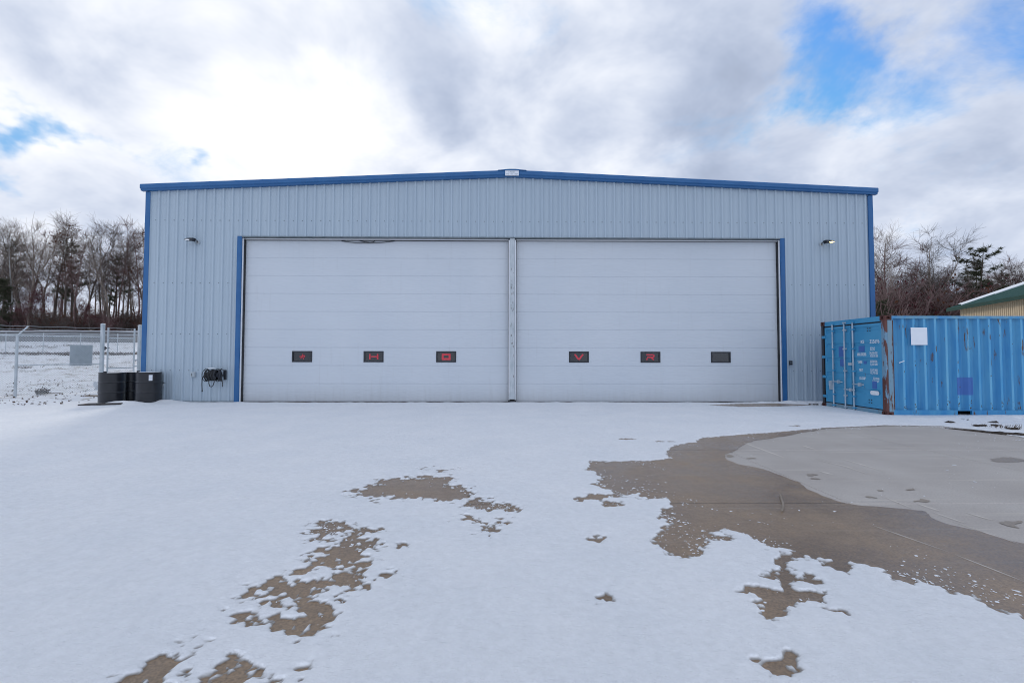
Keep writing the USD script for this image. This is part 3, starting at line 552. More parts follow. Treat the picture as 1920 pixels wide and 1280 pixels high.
def overhead_door(x0, x1, wins, label):
    dr_ = holder('overhead_door', hangar); tag(dr_, label)
    sh = DH/9; YD_ = YD
    win_px = [(Y(u, 668.8, YD)[0], t) for u, t in wins]
    zc = Y(960, 668.9, YD)[2]; hw, hh = .335, .185
    for k in range(9):
        z0, z1 = k*sh+.012*(k == 0), (k+1)*sh
        # front profile: chamfered tongue joints, two shallow pressed grooves
        pf = [(YD+.05, z0), (YD+.012, z0), (YD+.011, z0+.003), (YD+.002, z0+.012)]
        for gz in np.linspace(z0+.075, z1-.075, 7):
            pf += [(YD, gz-.006), (YD+.0028, gz), (YD, gz+.006)]
        pf += [(YD+.002, z1-.009), (YD+.011, z1-.002), (YD+.012, z1-.001), (YD+.05, z1-.001)]
        poly = Polygon(pf)
        spans = [(x0, x1, None)]
        if z0 < zc < z1:
            body = MB().prism(poly, 'x', x0, x1).mesh()
            mm = m3.Manifold(m3.Mesh(np.asarray(trimesh.Trimesh(*body).vertices, np.float32), np.asarray(trimesh.Trimesh(*body).faces, np.uint32)))
            for wx, _ in win_px:
                mm = mm-m3.Manifold.cube((2*hw-.03, .4, 2*hh-.03), True).translate((wx, YD, zc))
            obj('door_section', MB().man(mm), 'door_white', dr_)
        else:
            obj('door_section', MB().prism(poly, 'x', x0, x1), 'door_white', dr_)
    obj('bottom_seal', MB().box(x0, x1, YD+.0, YD+.045, .0, .012), 'black_rubber', dr_)
    for wx, t in win_px:
        fr = MB()
        for bx in ((wx-hw, wx+hw, zc+hh-.045, zc+hh), (wx-hw, wx+hw, zc-hh, zc-hh+.045), (wx-hw, wx-hw+.045, zc-hh+.045, zc+hh-.045), (wx+hw-.045, wx+hw, zc-hh+.045, zc+hh-.045)):
            fr.box(bx[0], bx[1], YD-.014, YD+.052, bx[2], bx[3], .004)
        obj('window_frame', fr, 'dark_plastic', dr_)
        obj('window_pane', MB().box(wx-hw+.04, wx+hw-.04, YD+.018, YD+.024, zc-hh+.04, zc+hh-.04), 'window_pane', dr_)
        if t:
            mb = MB()
            for g in getattr(letters[t], 'geoms', [letters[t]]):
                mb.prism(affinity.translate(g, wx, zc), 'y', YD+.012, YD+.0165)
            obj('window_letter', mb, 'red_vinyl', dr_)
overhead_door(d0, d1-.002, [(566.5, 'plane'), (700.5, 'H'), (836.5, 'O')], 'left white overhead door with three small windows')
overhead_door(d2+.002, d3, [(1085.5, 'V'), (1219.5, 'R'), (1351.5, None)], 'right white overhead door with three small windows')

# things fixed to the hangar front
def text_on(text, height, depth=.002, bold=True):
    t = meshkit.text_mesh(text, height, depth, bold); v = np.array(t.vertices); f = np.array(t.faces)
    v[:, 0] -= (v[:, 0].max()+v[:, 0].min())/2; return v, f
c = Y(960, 324.8, D-.17)
sg = thing('company_plate', 'small white nameplate with faint grey lettering at the roof peak', 'sign', (c[0], D-.17, c[2]))
obj('plate', MB().box(-.23, .23, -.012, 0, -.085, .085, .004), 'placard_white', sg)
mb = MB(); rr_ = random.Random(6)      # two rows of marks too small to read, as in the photograph
for n_, h_, zo, w_ in ((5, .05, .012, .24), (11, .035, -.055, .40)):
    for k in range(n_):
        if n_ == 11 and k in (3, 7): continue
        x = -w_/2+w_*k/n_; cw = w_/n_*.7
        mb.box(x, x+cw*.3, -.0145, -.0123, zo, zo+h_).box(x+cw*.3, x+cw, -.0145, -.0123, zo+h_*rr_.choice([0, .35, .75]), zo+h_*rr_.choice([.8, 1.0]))
obj('lettering', mb, 'sign_grey', sg, kind='stuff')
def wall_lamp(u, v, s, lit, label):
    p = Y(u, v, D-.03)
    t = thing('wall_lamp', label, 'lamp', (p[0], D-.03, p[2]))
    # base plate, bent arm, tapering shaded head with the lens underneath
    bx = -s*.135
    obj('wall_plate', MB().box(bx-.05, bx+.05, -.02, .03, -.10, .0, .008), 'galvanised', t)
    a = np.linspace(-.5*math.pi, .5*math.pi, 8)
    obj('arm', MB().tube([(bx, -.02, -.055)]+[(bx-s*(.0)+(-s)*.035*math.cos(q), -.06-.05*(q+1.57)/3.14, -.035+.035*math.sin(q)) for q in a]+[(bx+s*.05, -.14, .005)], .014, 7), 'dark_plastic', t)
    top = [(-.13, .045), (.02, .04), (.12, .018), (.165, -.015), (.155, -.03), (.10, -.032), (-.02, -.038), (-.09, -.055), (-.11, -.02)]
    P = Polygon([(s*x, z) for x, z in top]).buffer(0)
    mb = MB(); m_ = trimesh.creation.extrude_polygon(P, .16, engine='earcut'); vv = np.array(m_.vertices)
    obj('lamp_head', mb.add(np.c_[vv[:, 0], vv[:, 2]-.24, vv[:, 1]], m_.faces[:, ::-1]), 'dark_plastic', t)
    L = Polygon([(s*x, z) for x, z in ((-.02, -.012), (.09, -.004), (.145, -.02), (.09, -.046), (-.01, -.052))])
    obj('lens', MB().prism(L, 'y', -.252, -.2405), 'lens_lit' if lit else 'lens_white', t)
wall_lamp(363.5, 451.5, -1, False, 'unlit dark floodlight on the wall left of the overhead doors')
wall_lamp(1547, 455.5, 1, True, 'glowing floodlight on the wall right of the overhead doors')
p = Y(362.5, 702, D-.03)
t = thing('outlet_box', 'small grey electrical outlet box on the wall near the hose', 'outlet', (p[0], D-.034, p[2]))
obj('box', MB().box(-.075, .075, -.04, .034, -.085, .085, .008), 'galvanised', t)
obj('cover', MB().box(-.055, .055, -.052, -.041, -.07, .07, .006), 'sign_grey', t)
obj('slot', MB().box(-.022, -.002, -.057, -.0525, -.045, .045), 'dark_plastic', t)
p = Y(309, 719.5, D-.03)
t = thing('wall_tap', 'small outdoor tap on the wall right of the black drums', 'tap', (p[0], D-.034, p[2]))
obj('pipe', MB().tube([(0, .03, 0), (0, -.08, 0), (.03, -.11, -.02), (.03, -.12, -.07)], .014, 8), 'galvanised', t)
obj('handle', MB().tube([(-.05, -.05, .045), (.05, -.05, .045)], .01, 6).tube([(0, -.05, 0), (0, -.05, .045)], .007, 6), 'dark_plastic', t)
p = Y(1481.8, 680, D-.03)
t = thing('keypad', 'small black keypad on the wall beside the right door jamb', 'keypad', (p[0], D-.034, p[2]))
obj('case', MB().box(-.05, .05, -.05, .03, -.07, .07, .008), 'dark_plastic', t)
obj('buttons', MB().box(-.03, -.012, -.055, -.0505, -.02, .02).box(-.005, .012, -.055, -.0505, -.02, .02).box(.018, .034, -.055, -.0505, -.02, .02), 'header_grey', t)

# hose on its reel
p = Y(411, 704, D-.03); 
t = thing('hose_reel', 'wall mounted reel wound with black hose left of the overhead doors', 'hose reel', (p[0], D-.034, p[2]))
UsdGeom.Xformable(t).AddScaleOp().Set(Gf.Vec3f(.8, .9, .86)); rl = MB(); rr = random.Random(3)
pts = []
for k in np.linspace(0, 1, 280):
    a = k*2*math.pi*13; r = .185+.015*math.sin(a*.37)+.012*math.sin(k*40)
    pts.append((-.27+.37*(.5-.5*math.cos(k*math.pi*3))+.012*math.sin(a*1.7), -.28+r*.85*math.cos(a), .03+r*math.sin(a)))
rl.tube(pts, .021, 6)
obj('hose', rl, 'black_rubber', t, smooth=40)
obj('hose_end', MB().tube([(-.27, -.46, .05), (-.34, -.47, -.1), (-.365, -.45, -.3), (-.35, -.44, -.55)], .015, 6).tube([(-.355, -.44, -.52), (-.35, -.44, -.58)], .022, 6), 'black_rubber', t)
obj('hose_loop', MB().tube([(-.05, -.5, -.12), (-.045, -.51, -.26), (.0, -.52, -.37), (.07, -.52, -.39), (.14, -.52, -.33), (.17, -.51, -.2), (.165, -.5, -.05), (.12, -.48, .12)], .015, 6), 'black_rubber', t)
obj('hose_tail', MB().tube([(.30, -.3, -.05), (.35, -.32, -.18), (.375, -.32, -.32), (.37, -.32, -.40)], .014, 6), 'black_rubber', t)
fl = MB(); 
for xx in (-.32, .14):
    fl.tube([(xx, -.28+.235*math.cos(a), .03+.235*math.sin(a)) for a in np.linspace(0, 2*math.pi, 25)], .013, 5)
    for a in (0.4, 1.97, 3.54, 5.11): fl.tube([(xx, -.28, .03), (xx, -.28+.235*math.cos(a), .03+.235*math.sin(a))], .011, 5)
obj('reel_flange', fl, 'dark_plastic', t)
obj('reel_drum', MB().tube([(-.34, -.28, .03), (.2, -.28, .03)], .10, 14), 'dark_plastic', t)
obj('bracket', MB().box(.19, .25, -.34, -.22, -.2, .26, .01).box(.20, .29, -.03, .03, -.16, .22, .01).box(.20, .26, -.24, -.02, -.02, .06, .01).tube([(.22, -.3, .2), (.28, -.28, .27), (.33, -.2, .2), (.3, -.2, .05), (.27, -.3, -.1), (.31, -.3, -.2)], .02, 6), 'dark_plastic', t)
obj('snow_cap', MB().man(m3.Manifold.hull(m3.Manifold.compose([m3.Manifold.sphere(.06, 10).scale((1, 1, .35)).translate((-.2, -.30, .30)), m3.Manifold.sphere(.06, 10).scale((1, 1, .35)).translate((.0, -.30, .29))]))), 'snow_lump', t, smooth=50)

# ------------------------------------------------------------------ drums and the boards in front of them
def drum(x, y, r, h, label):
    t = thing('steel_drum', label, 'drum', (x, y, .0), 0)
    pf = [(0, 0), (r-.02, 0), (r+.006, .005), (r+.006, .02), (r, .03)]
    for zc in (h*.36, h*.69): pf += [(r, zc-.025), (r+.016, zc), (r, zc+.025)]
    pf += [(r, h-.03), (r+.008, h-.02), (r+.008, h), (r-.015, h), (r-.02, h-.018), (0, h-.018)]
    v = trimesh.creation.revolve(np.array(pf), sections=48)
    obj('body', MB().tm(v), 'drum_black', t, smooth=28)
    return t
z1 = .98
t = drum(-12.76, 14.95, .345, .985, 'black steel drum farthest left, nearest the fence gate')
obj('bung', MB().tube([(-.02, -.26, .965), (-.02, -.26, 1.03)], .045, 10), 'dark_plastic', t)
obj('snow_cap', MB().man(m3.Manifold.cylinder(.02, .30, .24, 24).translate((.04, .03, .966))), 'snow_slab', t)
t = drum(-12.72, 15.66, .335, .98, 'black steel drum standing behind and between the two front drums')
obj('snow_cap', MB().man(m3.Manifold.cylinder(.02, .30, .25, 24).translate((0, 0, .961))), 'snow_slab', t)
t = drum(-11.53, 14.86, .335, 1.0, 'black steel drum against the hangar corner with a white sticker')
obj('bung', MB().tube([(-.27, -.08, .98), (-.27, -.08, 1.05)], .045, 10), 'dark_plastic', t)
obj('snow_cap', MB().man(m3.Manifold.cylinder(.022, .31, .27, 24).translate((.02, 0, .981))), 'snow_slab', t)
st = MB(); an = np.radians(np.linspace(-52, -36, 5)); rr_ = .3385
v = np.vstack([np.c_[rr_*np.cos(an), rr_*np.sin(an), np.full(5, z)] for z in (.74, .92)])
obj('sticker', MB().add(v, [(i, i+1, 6+i, 5+i) for i in range(4)]), 'placard_white', t)
t = thing('black_board', 'flat black board lying half buried in snow before the drums', 'board', (-12.18, 14.12, .02), .12)
obj('board', MB().box(-.66, .50, -.22, .2, 0, .05, .006), 'wood_dark', t)
obj('batten', MB().box(-.15, .52, -.25, -.15, .045, .085, .006), 'wood_dark', t)

# ------------------------------------------------------------------ shipping container
KX, KY, KA = 9.698, 11.637, -.0107
box_ = thing('shipping_container', 'weathered light blue steel shipping container with rusty corner beside the hangar', 'container', (KX, KY, .0), KA)
CL, CW, CH = 6.06, 2.44, 2.59
cube = lambda x0, x1, y0, y1, z0, z1: m3.Manifold.cube((x1-x0, y1-y0, z1-z0)).translate((x0, y0, z0))
for x0, x1 in ((0, .178), (CL-.178, CL)):
    for y0, y1 in ((0, .162), (CW-.162, CW)):
        for z0 in (0, CH-.118):
            m_ = cube(x0, x1, y0, y1, z0, z0+.118)
            slot = lambda: m3.Manifold.cylinder(.4, .03, .03, 16, True).scale((1.0, 1.6, 1))
            xm, ym, zm = (x0+x1)/2, (y0+y1)/2, z0+.059
            m_ = m_-slot().rotate((0, 90, 0)).rotate((90, 0, 0)).translate((x0 if x0 == 0 else x1, ym, zm)).scale((1, 1, 1))
            m_ = m_-m3.Manifold.cylinder(.09, .032, .032, 16, True).scale((1.5, 1, 1)).rotate((90, 0, 0)).translate((xm, y0 if y0 == 0 else y1, zm))
            obj('corner_casting', MB().man(m_), 'rust' if (x0 == 0) else 'container_rail', box_)
for x0, y0, mt in ((.0, .0, 'p'), (.0, CW-.10, 'f'), (CL-.16, .012, 'r'), (CL-.16, CW-.11, 'r')):
    if mt == 'p':
        obj('corner_post', MB().box(.004, .075, .006, .13, .118, CH-.118, .006), 'container_post', box_, label='rust red corner post of the container')
        obj('post_flange', MB().box(.075, .20, .006, .05, .118, CH-.118, .006), 'container_post_side', box_)
        obj('post_flange', MB().box(.20, .235, .02, .05, .118, CH-.118, .004), 'rust', box_)
    else:
        obj('corner_post', MB().box(x0+.004, x0+.15, y0, y0+.09, .118, CH-.118, .006), 'container_rail' if mt == 'r' else 'dark_plastic', box_)
for y0, y1 in ((.015, .075), (CW-.075, CW-.015)):
    obj('top_rail', MB().box(.178, CL-.178, y0, y1, CH-.085, CH-.012, .006), 'container_rail', box_)
mm = cube(.178, CL-.178, .008, .06, .012, .168)
for xc_ in (2.0, CL-2.0): mm = mm-cube(xc_-.18, xc_+.18, -.1, .2, .035, .15)
obj('bottom_rail', MB().man(mm), 'container_blue', box_)
obj('bottom_rail', MB().box(.178, CL-.178, CW-.06, CW-.008, .012, .168), 'container_blue', box_)
obj('underfloor', MB().box(.1, CL-.1, .3, CW-.08, .03, .165), 'dark_plastic', box_)
obj('roof_panel', MB().box(.1, CL-.1, .07, CW-.07, CH-.06, CH-.03), 'container_rail', box_)
def corr(x0, x1, z0, z1, y_out, sgn, off=0.0):
    c_ = []; x = .178
    while x < CL-.15:
        c_ += [(x, 0), (x+.056, 0), (x+.134, .042), (x+.20, .042)]; x += .278
    c_ = np.array(c_); xs = np.unique(np.concatenate([[x0, x1], c_[(c_[:, 0] > x0) & (c_[:, 0] < x1), 0]])); dd = np.interp(xs, c_[:, 0], c_[:, 1])*1.4; n = len(xs)
    yy = y_out+sgn*(dd-off)
    v = np.vstack([np.c_[xs, yy, np.full(n, z0)], np.c_[xs, yy, np.full(n, z1)]])
    f = [(i, i+1, n+i+1, n+i) for i in range(n-1)]
    return v, (f if sgn > 0 else [q[::-1] for q in f])
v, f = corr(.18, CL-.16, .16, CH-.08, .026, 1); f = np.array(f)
flat = (v[f][:, :, 1].max(1) < .027)  # outer flats, painted lighter so the corrugation looks shaded
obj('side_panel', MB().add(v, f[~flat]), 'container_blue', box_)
obj('rib_faces', MB().add(v, f[flat]), 'container_rib_lit', box_, kind='stuff', label='outer faces of the corrugation in a lighter blue that paints in the rib shading')
obj('side_panel', MB().add(*corr(.18, CL-.16, .16, CH-.08, CW-.026, -1)), 'container_blue', box_)
obj('end_panel', MB().box(CL-.09, CL-.05, .1, CW-.1, .15, CH-.1), 'container_blue', box_)
obj('placard', MB().box(.68, 1.10, .014, .020, 1.83, 2.28, .002), 'placard_white', box_, label='blank white square placard on the container side')
obj('repainted_patch', MB().add(*corr(1.84, 2.30, .55, 1.0, .026, 1, .003)), 'old_patch', box_)
obj('scratch', MB().prism([(.36, 1.36), (.50, 1.41), (.50, 1.43), (.36, 1.38)], 'y', .021, .0235), 'stencil_white', box_)
sp_mb = MB(); r_ = random.Random(9)
for _ in range(80):
    x = r_.uniform(.3, 4.2); k = int((x-.178)/.278); x = .178+k*.278+r_.uniform(.0, .06)
    z = r_.choice([r_.uniform(.2, .4), r_.uniform(.2, .4), r_.uniform(.3, 2.4)]); w_ = r_.uniform(.006, .028); h_ = r_.uniform(.008, .045)
    sp_mb.prism(Polygon([(x, z), (x+w_*.6, z-h_*.2), (x+w_, z+h_*.4), (x+w_*.5, z+h_), (x+.1*w_, z+h_*.6)]), 'y', .0225, .0255)
obj('rust_spots', sp_mb, 'stain_brown', box_, kind='stuff')
# door end
obj('door_header', MB().box(.012, .09, .162, CW-.162, CH-.14, CH-.006, .006), 'container_door', box_)
obj('door_sill', MB().box(.012, .10, .162, CW-.162, .02, .14, .006), 'container_post_side', box_)
obj('door_gasket', MB().box(.045, .07, .13, CW-.10, CH-.175, CH-.14).box(.045, .07, .13, CW-.10, .14, .165).box(.045, .07, CW-.145, CW-.10, .16, CH-.17).box(.045, .07, .13, .145, .16, CH-.17).box(.045, .07, 1.195, 1.225, .16, CH-.17), 'black_rubber', box_)
def cdoor(y0, y1, label, name='door'):
    d_ = holder('door', box_); tag(d_, label)
    z0, z1 = .168, CH-.178
    mb = MB().box(.02, .06, y0, y0+.07, z0, z1, .005).box(.02, .06, y1-.07, y1, z0, z1, .005).box(.02, .06, y0+.07, y1-.07, z0, z0+.07, .004).box(.02, .06, y0+.07, y1-.07, z1-.07, z1, .004)
    obj('door_frame', mb, 'container_door', d_)
    zs, xs = [], []; za, zb = z0+.07, z1-.07; n = 5; hgt = (zb-za)/n
    for k in range(n):
        b0 = za+k*hgt; 
        for a, x in ((0, .026), (.70, .026), (.76, .044), (.94, .044)): zs.append(b0+a*hgt); xs.append(x)
    zs.append(zb); xs.append(.026); zs, xs = np.array(zs), np.array(xs); n = len(zs)
    v = np.vstack([np.c_[xs, np.full(n, y0+.07), zs], np.c_[xs, np.full(n, y1-.07), zs]])
    obj('door_panel', MB().add(v, [(i, i+1, n+i+1, n+i) for i in range(n-1)]), 'container_door', d_)
    return d_
far_door = cdoor(1.225, CW-.145, 'far door of the container with two locking bars')
near_door = cdoor(.145, 1.195, 'near door of the container with white stencilled numbers')
for d_, yb, hz in ((far_door, 1.90, .80), (far_door, 1.42, .60), (near_door, 1.09, .77)):
    obj('lock_bar', MB().tube([(-.022, yb, .05), (-.022, yb, CH-.07)], .019, 10), 'bar_steel', d_)
    br_ = MB()
    for z in (.10, .42, 1.12, 1.75, CH-.30, CH-.09): br_.box(-.042, .025, yb-.045, yb+.045, z-.022, z+.022, .004)
    obj('bar_bracket', br_, 'container_door' if hz != .6 else 'bar_steel', d_)
    s = -1
    obj('handle', MB().box(-.052, -.036, yb-.40, yb+.02, hz-.018, hz+.012, .004).box(-.05, .02, yb-.24, yb-.18, hz-.055, hz+.04, .006), 'bar_steel', d_)
hb = MB()
for z in (.33, .92, 1.52, 2.12):
    obj('hinge', MB().box(-.012, .05, CW-.20, CW-.045, z-.04, z+.04, .008), 'container_door', far_door)
obj('door_keeper', MB().box(-.02, .022, 1.17, 1.30, 1.28, 1.36, .006), 'bar_steel', near_door)
obj('worn_patch', MB().prism(Polygon([(1.98, .55), (2.14, .53), (2.16, .80), (2.02, .82)]), 'x', .018, .0195), 'bar_steel', far_door)
for y0, y1, z0, z1 in ((1.50, 1.70, 1.52, 1.82), (1.48, 1.66, 1.25, 1.46)):
    obj('old_sticker', MB().box(.0175, .0255, y0, y1, z0, z1), 'old_patch', far_door)
for y0, y1, z0, z1 in ((.72, .93, 1.66, 1.82), (.33, .48, .68, .88), (.66, .76, 1.33, 1.41)):
    obj('old_sticker', MB().box(.0175, .0255, y0, y1, z0, z1), 'old_patch', near_door)
obj('name_tag', MB().prism(Polygon(LineString([(.31, .57), (.50, .57)]).buffer(.055)), 'x', .017, .0195), 'placard_white', near_door)
bolts = MB()
for z in (2.22, 2.29, .30, .37):
    for y in (.52, .60): bolts.box(.014, .03, y-.012, y+.012, z-.012, z+.012)
obj('bolts', bolts, 'dark_plastic', near_door)
def stencil(txt, yc, z, h, w):
    v, f = text_on(txt, h, .002, True); v = v.copy(); v[:, 0] *= w/np.ptp(v[:, 0])
    return np.c_[.0245-v[:, 2], yc-v[:, 0], v[:, 1]+z], f
for txt, yc, z, h, w in (('313696 0', .335, 1.885, .095, .40), ('KS', .79, 1.895, .08, .12), ('2210', .45, 1.70, .08, .16),
        ('MAX.GROSS', .83, 1.555, .075, .32), ('24,000 KGS', .42, 1.60, .055, .26), ('52,910 LBS', .40, 1.525, .055, .26),
        ('TARE', .90, 1.345, .07, .17), ('2,330 KGS', .42, 1.375, .055, .24), ('5,140 LBS', .41, 1.30, .055, .24),
        ('NET', .86, 1.13, .07, .13), ('21,670 KGS', .42, 1.145, .055, .25), ('47,770 LBS', .41, 1.07, .055, .25),
        ('CU.CAP', .82, .905, .07, .22), ('33.2 CU.M', .35, .925, .055, .20), ('1,172 CU.FT', .37, .85, .055, .24)):
    obj('stencilled_text', stencil(txt, yc, z, h, w), 'stencil_white', near_door, kind='stuff')

# ------------------------------------------------------------------ building with the green roof, behind the container
C1 = np.array([25.3, 26.0]); ax = np.array([-2.1, -5.5])/5.887
rot = math.atan2(ax[1], ax[0])        # local x runs along the eave towards the viewer, local y to the right
gb = thing('green_roofed_building', 'beige metal building with a green roof partly covered in snow', 'building', (C1[0], C1[1], 0), rot)
EZ, SL, GW, GL = 4.27, .39, 9.0, 11.0
zr = EZ+SL*GW/2
v, f = [], []
def siding(y, x0, x1, z0, z1):
    n = int((x1-x0)/.15); xs, dd = [], []
    for k in range(n): xs += [x0+k*.15, x0+k*.15+.11, x0+k*.15+.12, x0+k*.15+.14]; dd += [0, 0, .02, .02]
    xs.append(x1); dd.append(0); xs, dd = np.array(xs), np.array(dd); m_ = len(xs)
    return np.vstack([np.c_[xs, y-dd, np.full(m_, z0)], np.c_[xs, y-dd, np.full(m_, z1)]]), [(i, i+1, m_+i+1, m_+i) for i in range(m_-1)]
obj('wall', MB().add(*siding(.45, .35, GL-.35, 0, EZ-.02)), 'beige_siding', gb)
obj('wall', MB().prism([(.47, 0), (GW-.45, 0), (GW-.45, EZ), (GW/2, zr-.12), (.47, EZ)], 'x', .36, .42), 'beige_siding', gb)
obj('wall', MB().prism([(.47, 0), (GW-.45, 0), (GW-.45, EZ), (GW/2, zr-.12), (.47, EZ)], 'x', GL-.42, GL-.36), 'beige_siding', gb)
obj('wall', MB().box(.43, GL-.43, GW-.47, GW-.45, 0, EZ), 'beige_siding', gb)
for sgn in (0, 1):
    mb = MB(); ya, yb = (0, GW/2) if not sgn else (GW, GW/2)
    xs = np.arange(0, GL, .3)
    prf_x, prf_d = [], []
    for x in xs: prf_x += [x, x+.02, x+.04, x+.06]; prf_d += [0, .035, .035, 0]
    prf_x.append(GL); prf_d.append(0); px_, pd_ = np.array(prf_x), np.array(prf_d); n = len(px_)
    v = np.vstack([np.c_[px_, np.full(n, ya), EZ+.02+pd_], np.c_[px_, np.full(n, yb), zr+.02+pd_]])
    f = [(i, i+1, n+i+1, n+i) for i in range(n-1)]
    obj('roof', MB().add(v, f if not sgn else [q[::-1] for q in f]), 'green_metal', gb)
obj('eave_fascia', MB().box(-.02, GL+.02, -.03, 0, EZ-.14, EZ+.03, .005).box(0, GL, 0, .44, EZ-.05, EZ-.03), 'green_trim', gb)
obj('rake_fascia', MB().prism([(0, EZ-.14), (GW/2, zr-.14), (GW, EZ-.14), (GW, EZ+.05), (GW/2, zr+.06), (0, EZ+.05)], 'x', -.05, -.02), 'green_trim', gb)
obj('rake_fascia', MB().prism([(0, EZ-.14), (GW/2, zr-.14), (GW, EZ-.14), (GW, EZ+.05), (GW/2, zr+.06), (0, EZ+.05)], 'x', GL+.02, GL+.05), 'green_trim', gb)
ys = np.linspace(.35, GW/2-.05, 24); e0 = np.full(24, .02); e1 = .55+.35*np.minimum(1, ys/1.2)+.25*(fbm(np.c_[ys*1.5, 0*ys, 0*ys], 3, 77)-.5)
z_ = EZ+SL*ys
v = np.vstack([np.c_[e0, ys, z_+.10], np.c_[(e0+e1)/2, ys, z_+.13], np.c_[e1, ys, z_+.09], np.c_[e1+.04, ys, z_+.02]])
obj('roof_snow', (v, grid_faces(4, 24)[:, ::-1]), 'snow_slab', gb, smooth=True)

# ------------------------------------------------------------------ chain link fences
def chain_mesh(L, H, z0, cell, r):
    """woven wire: two families of slanted wires, kinked in and out of the plane at each crossing"""
    mb = MB()
    n = int((L+H)/cell)+1
    for fam in (0, 1):
        for k in range(n):
            a = k*cell-H
            s0, s1 = max(0, a), min(L, a+H)
            if s1-s0 < .02: continue
            zz0, zz1 = s0-a, s1-a
            x0, x1 = (s0, s1) if fam == 0 else (L-s0, L-s1)
            mb.tube([(x0, (fam-.5)*2*r, z0+zz0), (x1, (fam-.5)*2*r, z0+zz1)], r, 3, cap=False)
    return mb
def fence_run(t, A, B, zA, zB, H, cell, r, rails, mat_='galvanised', name='chain_link'):
    A, B = np.array(A), np.array(B); L = np.linalg.norm(B-A); e = (B-A)/L
    mb = chain_mesh(L, H-.06, .05, cell, r)
    mat4 = np.eye(4); mat4[:3, 0] = [e[0], e[1], (zB-zA)/L]; mat4[:3, 1] = [-e[1], e[0], 0]; mat4[:3, 2] = [0, 0, 1]; mat4[:3, 3] = [A[0], A[1], zA]
    obj(name, mb.xf(mat4), mat_, t)
    for h_, rr_ in rails:
        obj('rail', MB().tube([(A[0], A[1], zA+h_), (B[0], B[1], zB+h_)], rr_, 8), mat_, t)
tz = lambda p: float(terrain_z(np.array(p[0]), np.array(p[1])))
FA, FP, FL, FR = (-20.6, 14.6), (-17.86, 16.84), (-16.28, 18.55), (-15.52, 19.45)
f1 = thing('chain_link_fence', 'tall galvanised chain link fence with barbed wire arms left of the hangar', 'fence')
zP = tz(FP); 
fence_run(f1, FA, FP, tz(FA), zP, 2.24, .075, .0052, [(2.24, .026)])
fence_run(f1, FP, FL, zP, tz(FL), 2.24, .075, .0052, [(2.24, .026), (1.16, .02)])
nrm_ = np.array([.75, -.66])
for P in (FA, FP):
    z = tz(P)
    obj('fence_post', MB().tube([(P[0], P[1], z-.05), (P[0], P[1], z+2.27)], .042, 10), 'galvanised', f1)
    obj('barb_arm', MB().tube([(P[0], P[1], z+2.24), (P[0]+.36, P[1]+.02, z+2.58)], .024, 8), 'galvanised', f1)
for k in (.35, .68, 1.0):
    pA = [(P[0]+.36*k, P[1]+.02*k, tz(P)+2.24+.34*k) for P in (FA, FP)]
    end = (FL[0], FL[1], tz(FL)+2.24+.34*k)
    obj('barbed_wire', MB().tube([pA[0], pA[1]], .005, 4).tube([pA[1], end], .005, 4), 'galvanised', f1)
for P, r in ((FL, .072), (FR, .065)):
    z = tz(P)
    obj('gate_post', MB().tube([(P[0], P[1], z-.05), (P[0], P[1], z+2.72)], r, 14).tube([(P[0], P[1], z+2.72), (P[0], P[1], z+2.75), (P[0], P[1], z+2.78)], [r+.008, r+.006, r*.4], 14), 'galvanised', f1)
gt = thing('fence_gate', 'narrow chain link gate between two tall round posts', 'gate')
e = (np.array(FR)-np.array(FL)); Lg = np.linalg.norm(e); e /= Lg
ga, gbp = np.array(FL)+e*.17, np.array(FR)-e*.17
for q_ in (ga, gbp): obj('stile', MB().tube([(q_[0], q_[1], tz(q_)+.08), (q_[0], q_[1], tz(q_)+2.62)], .03, 8), 'galvanised', gt)
fence_run(gt, ga, gbp, tz(ga), tz(gbp), 2.2, .075, .0052, [(2.2, .026), (.98, .024), (.10, .024)])
for h_ in (2.34, 2.47, 2.6): obj('barbed_wire', MB().tube([(*ga, tz(ga)+h_), (*gbp, tz(gbp)+h_)], .005, 4), 'galvanised', gt)
q_ = ga-e*.09; obj('latch', MB().tube([(q_[0]-.12*e[0], q_[1]-.12*e[1], tz(ga)+1.78), (q_[0]+.14*e[0], q_[1]+.14*e[1], tz(ga)+1.80)], .022, 6).tube([(*q_, tz(ga)+1.70), (*q_, tz(ga)+1.86)], .03, 6), 'dark_plastic', gt)
for h_ in (1.3, 1.05): q_ = gbp+e*.08; obj('hinge', MB().tube([(*(gbp), tz(ga)+h_), (*(np.array(FR)), tz(ga)+h_)], .03, 6), 'galvanised', gt)
# sign hung on the fence, seen from behind
e_ = np.array(FL)-np.array(FP); Lf = np.linalg.norm(e_); e_ /= Lf; pa = np.array(FP)+e_*.60*Lf+np.array([-.05, .05])
t = thing('fence_sign', 'blank grey square sign panel hung on the chain link fence', 'sign', (pa[0], pa[1], 0), math.atan2(e_[1], e_[0]))
obj('panel', MB().box(0, .28*Lf, .0, .012, 1.15, 1.93, .003), 'sign_grey', t)
for z_ in (1.13, 1.93): obj('frame', MB().box(-.015, .28*Lf+.015, -.004, .018, z_, z_+.02), 'galvanised', t)
# rear fence up on the bank
f2 = thing('chain_link_fence', 'low chain link fence along the snowy bank in front of the road', 'fence')
rp = [(x, 45+.03*(x+45)) for x in np.arange(-66.2, -24, 3.5)]
for a, b in zip(rp[:-1], rp[1:]):
    fence_run(f2, a, b, tz(a), tz(b), 1.95, .16, .004, [(1.95, .022)])
for p in rp: obj('fence_post', MB().tube([(*p, tz(p)-.05), (*p, tz(p)+2.05)], .035, 7), 'galvanised', f2)

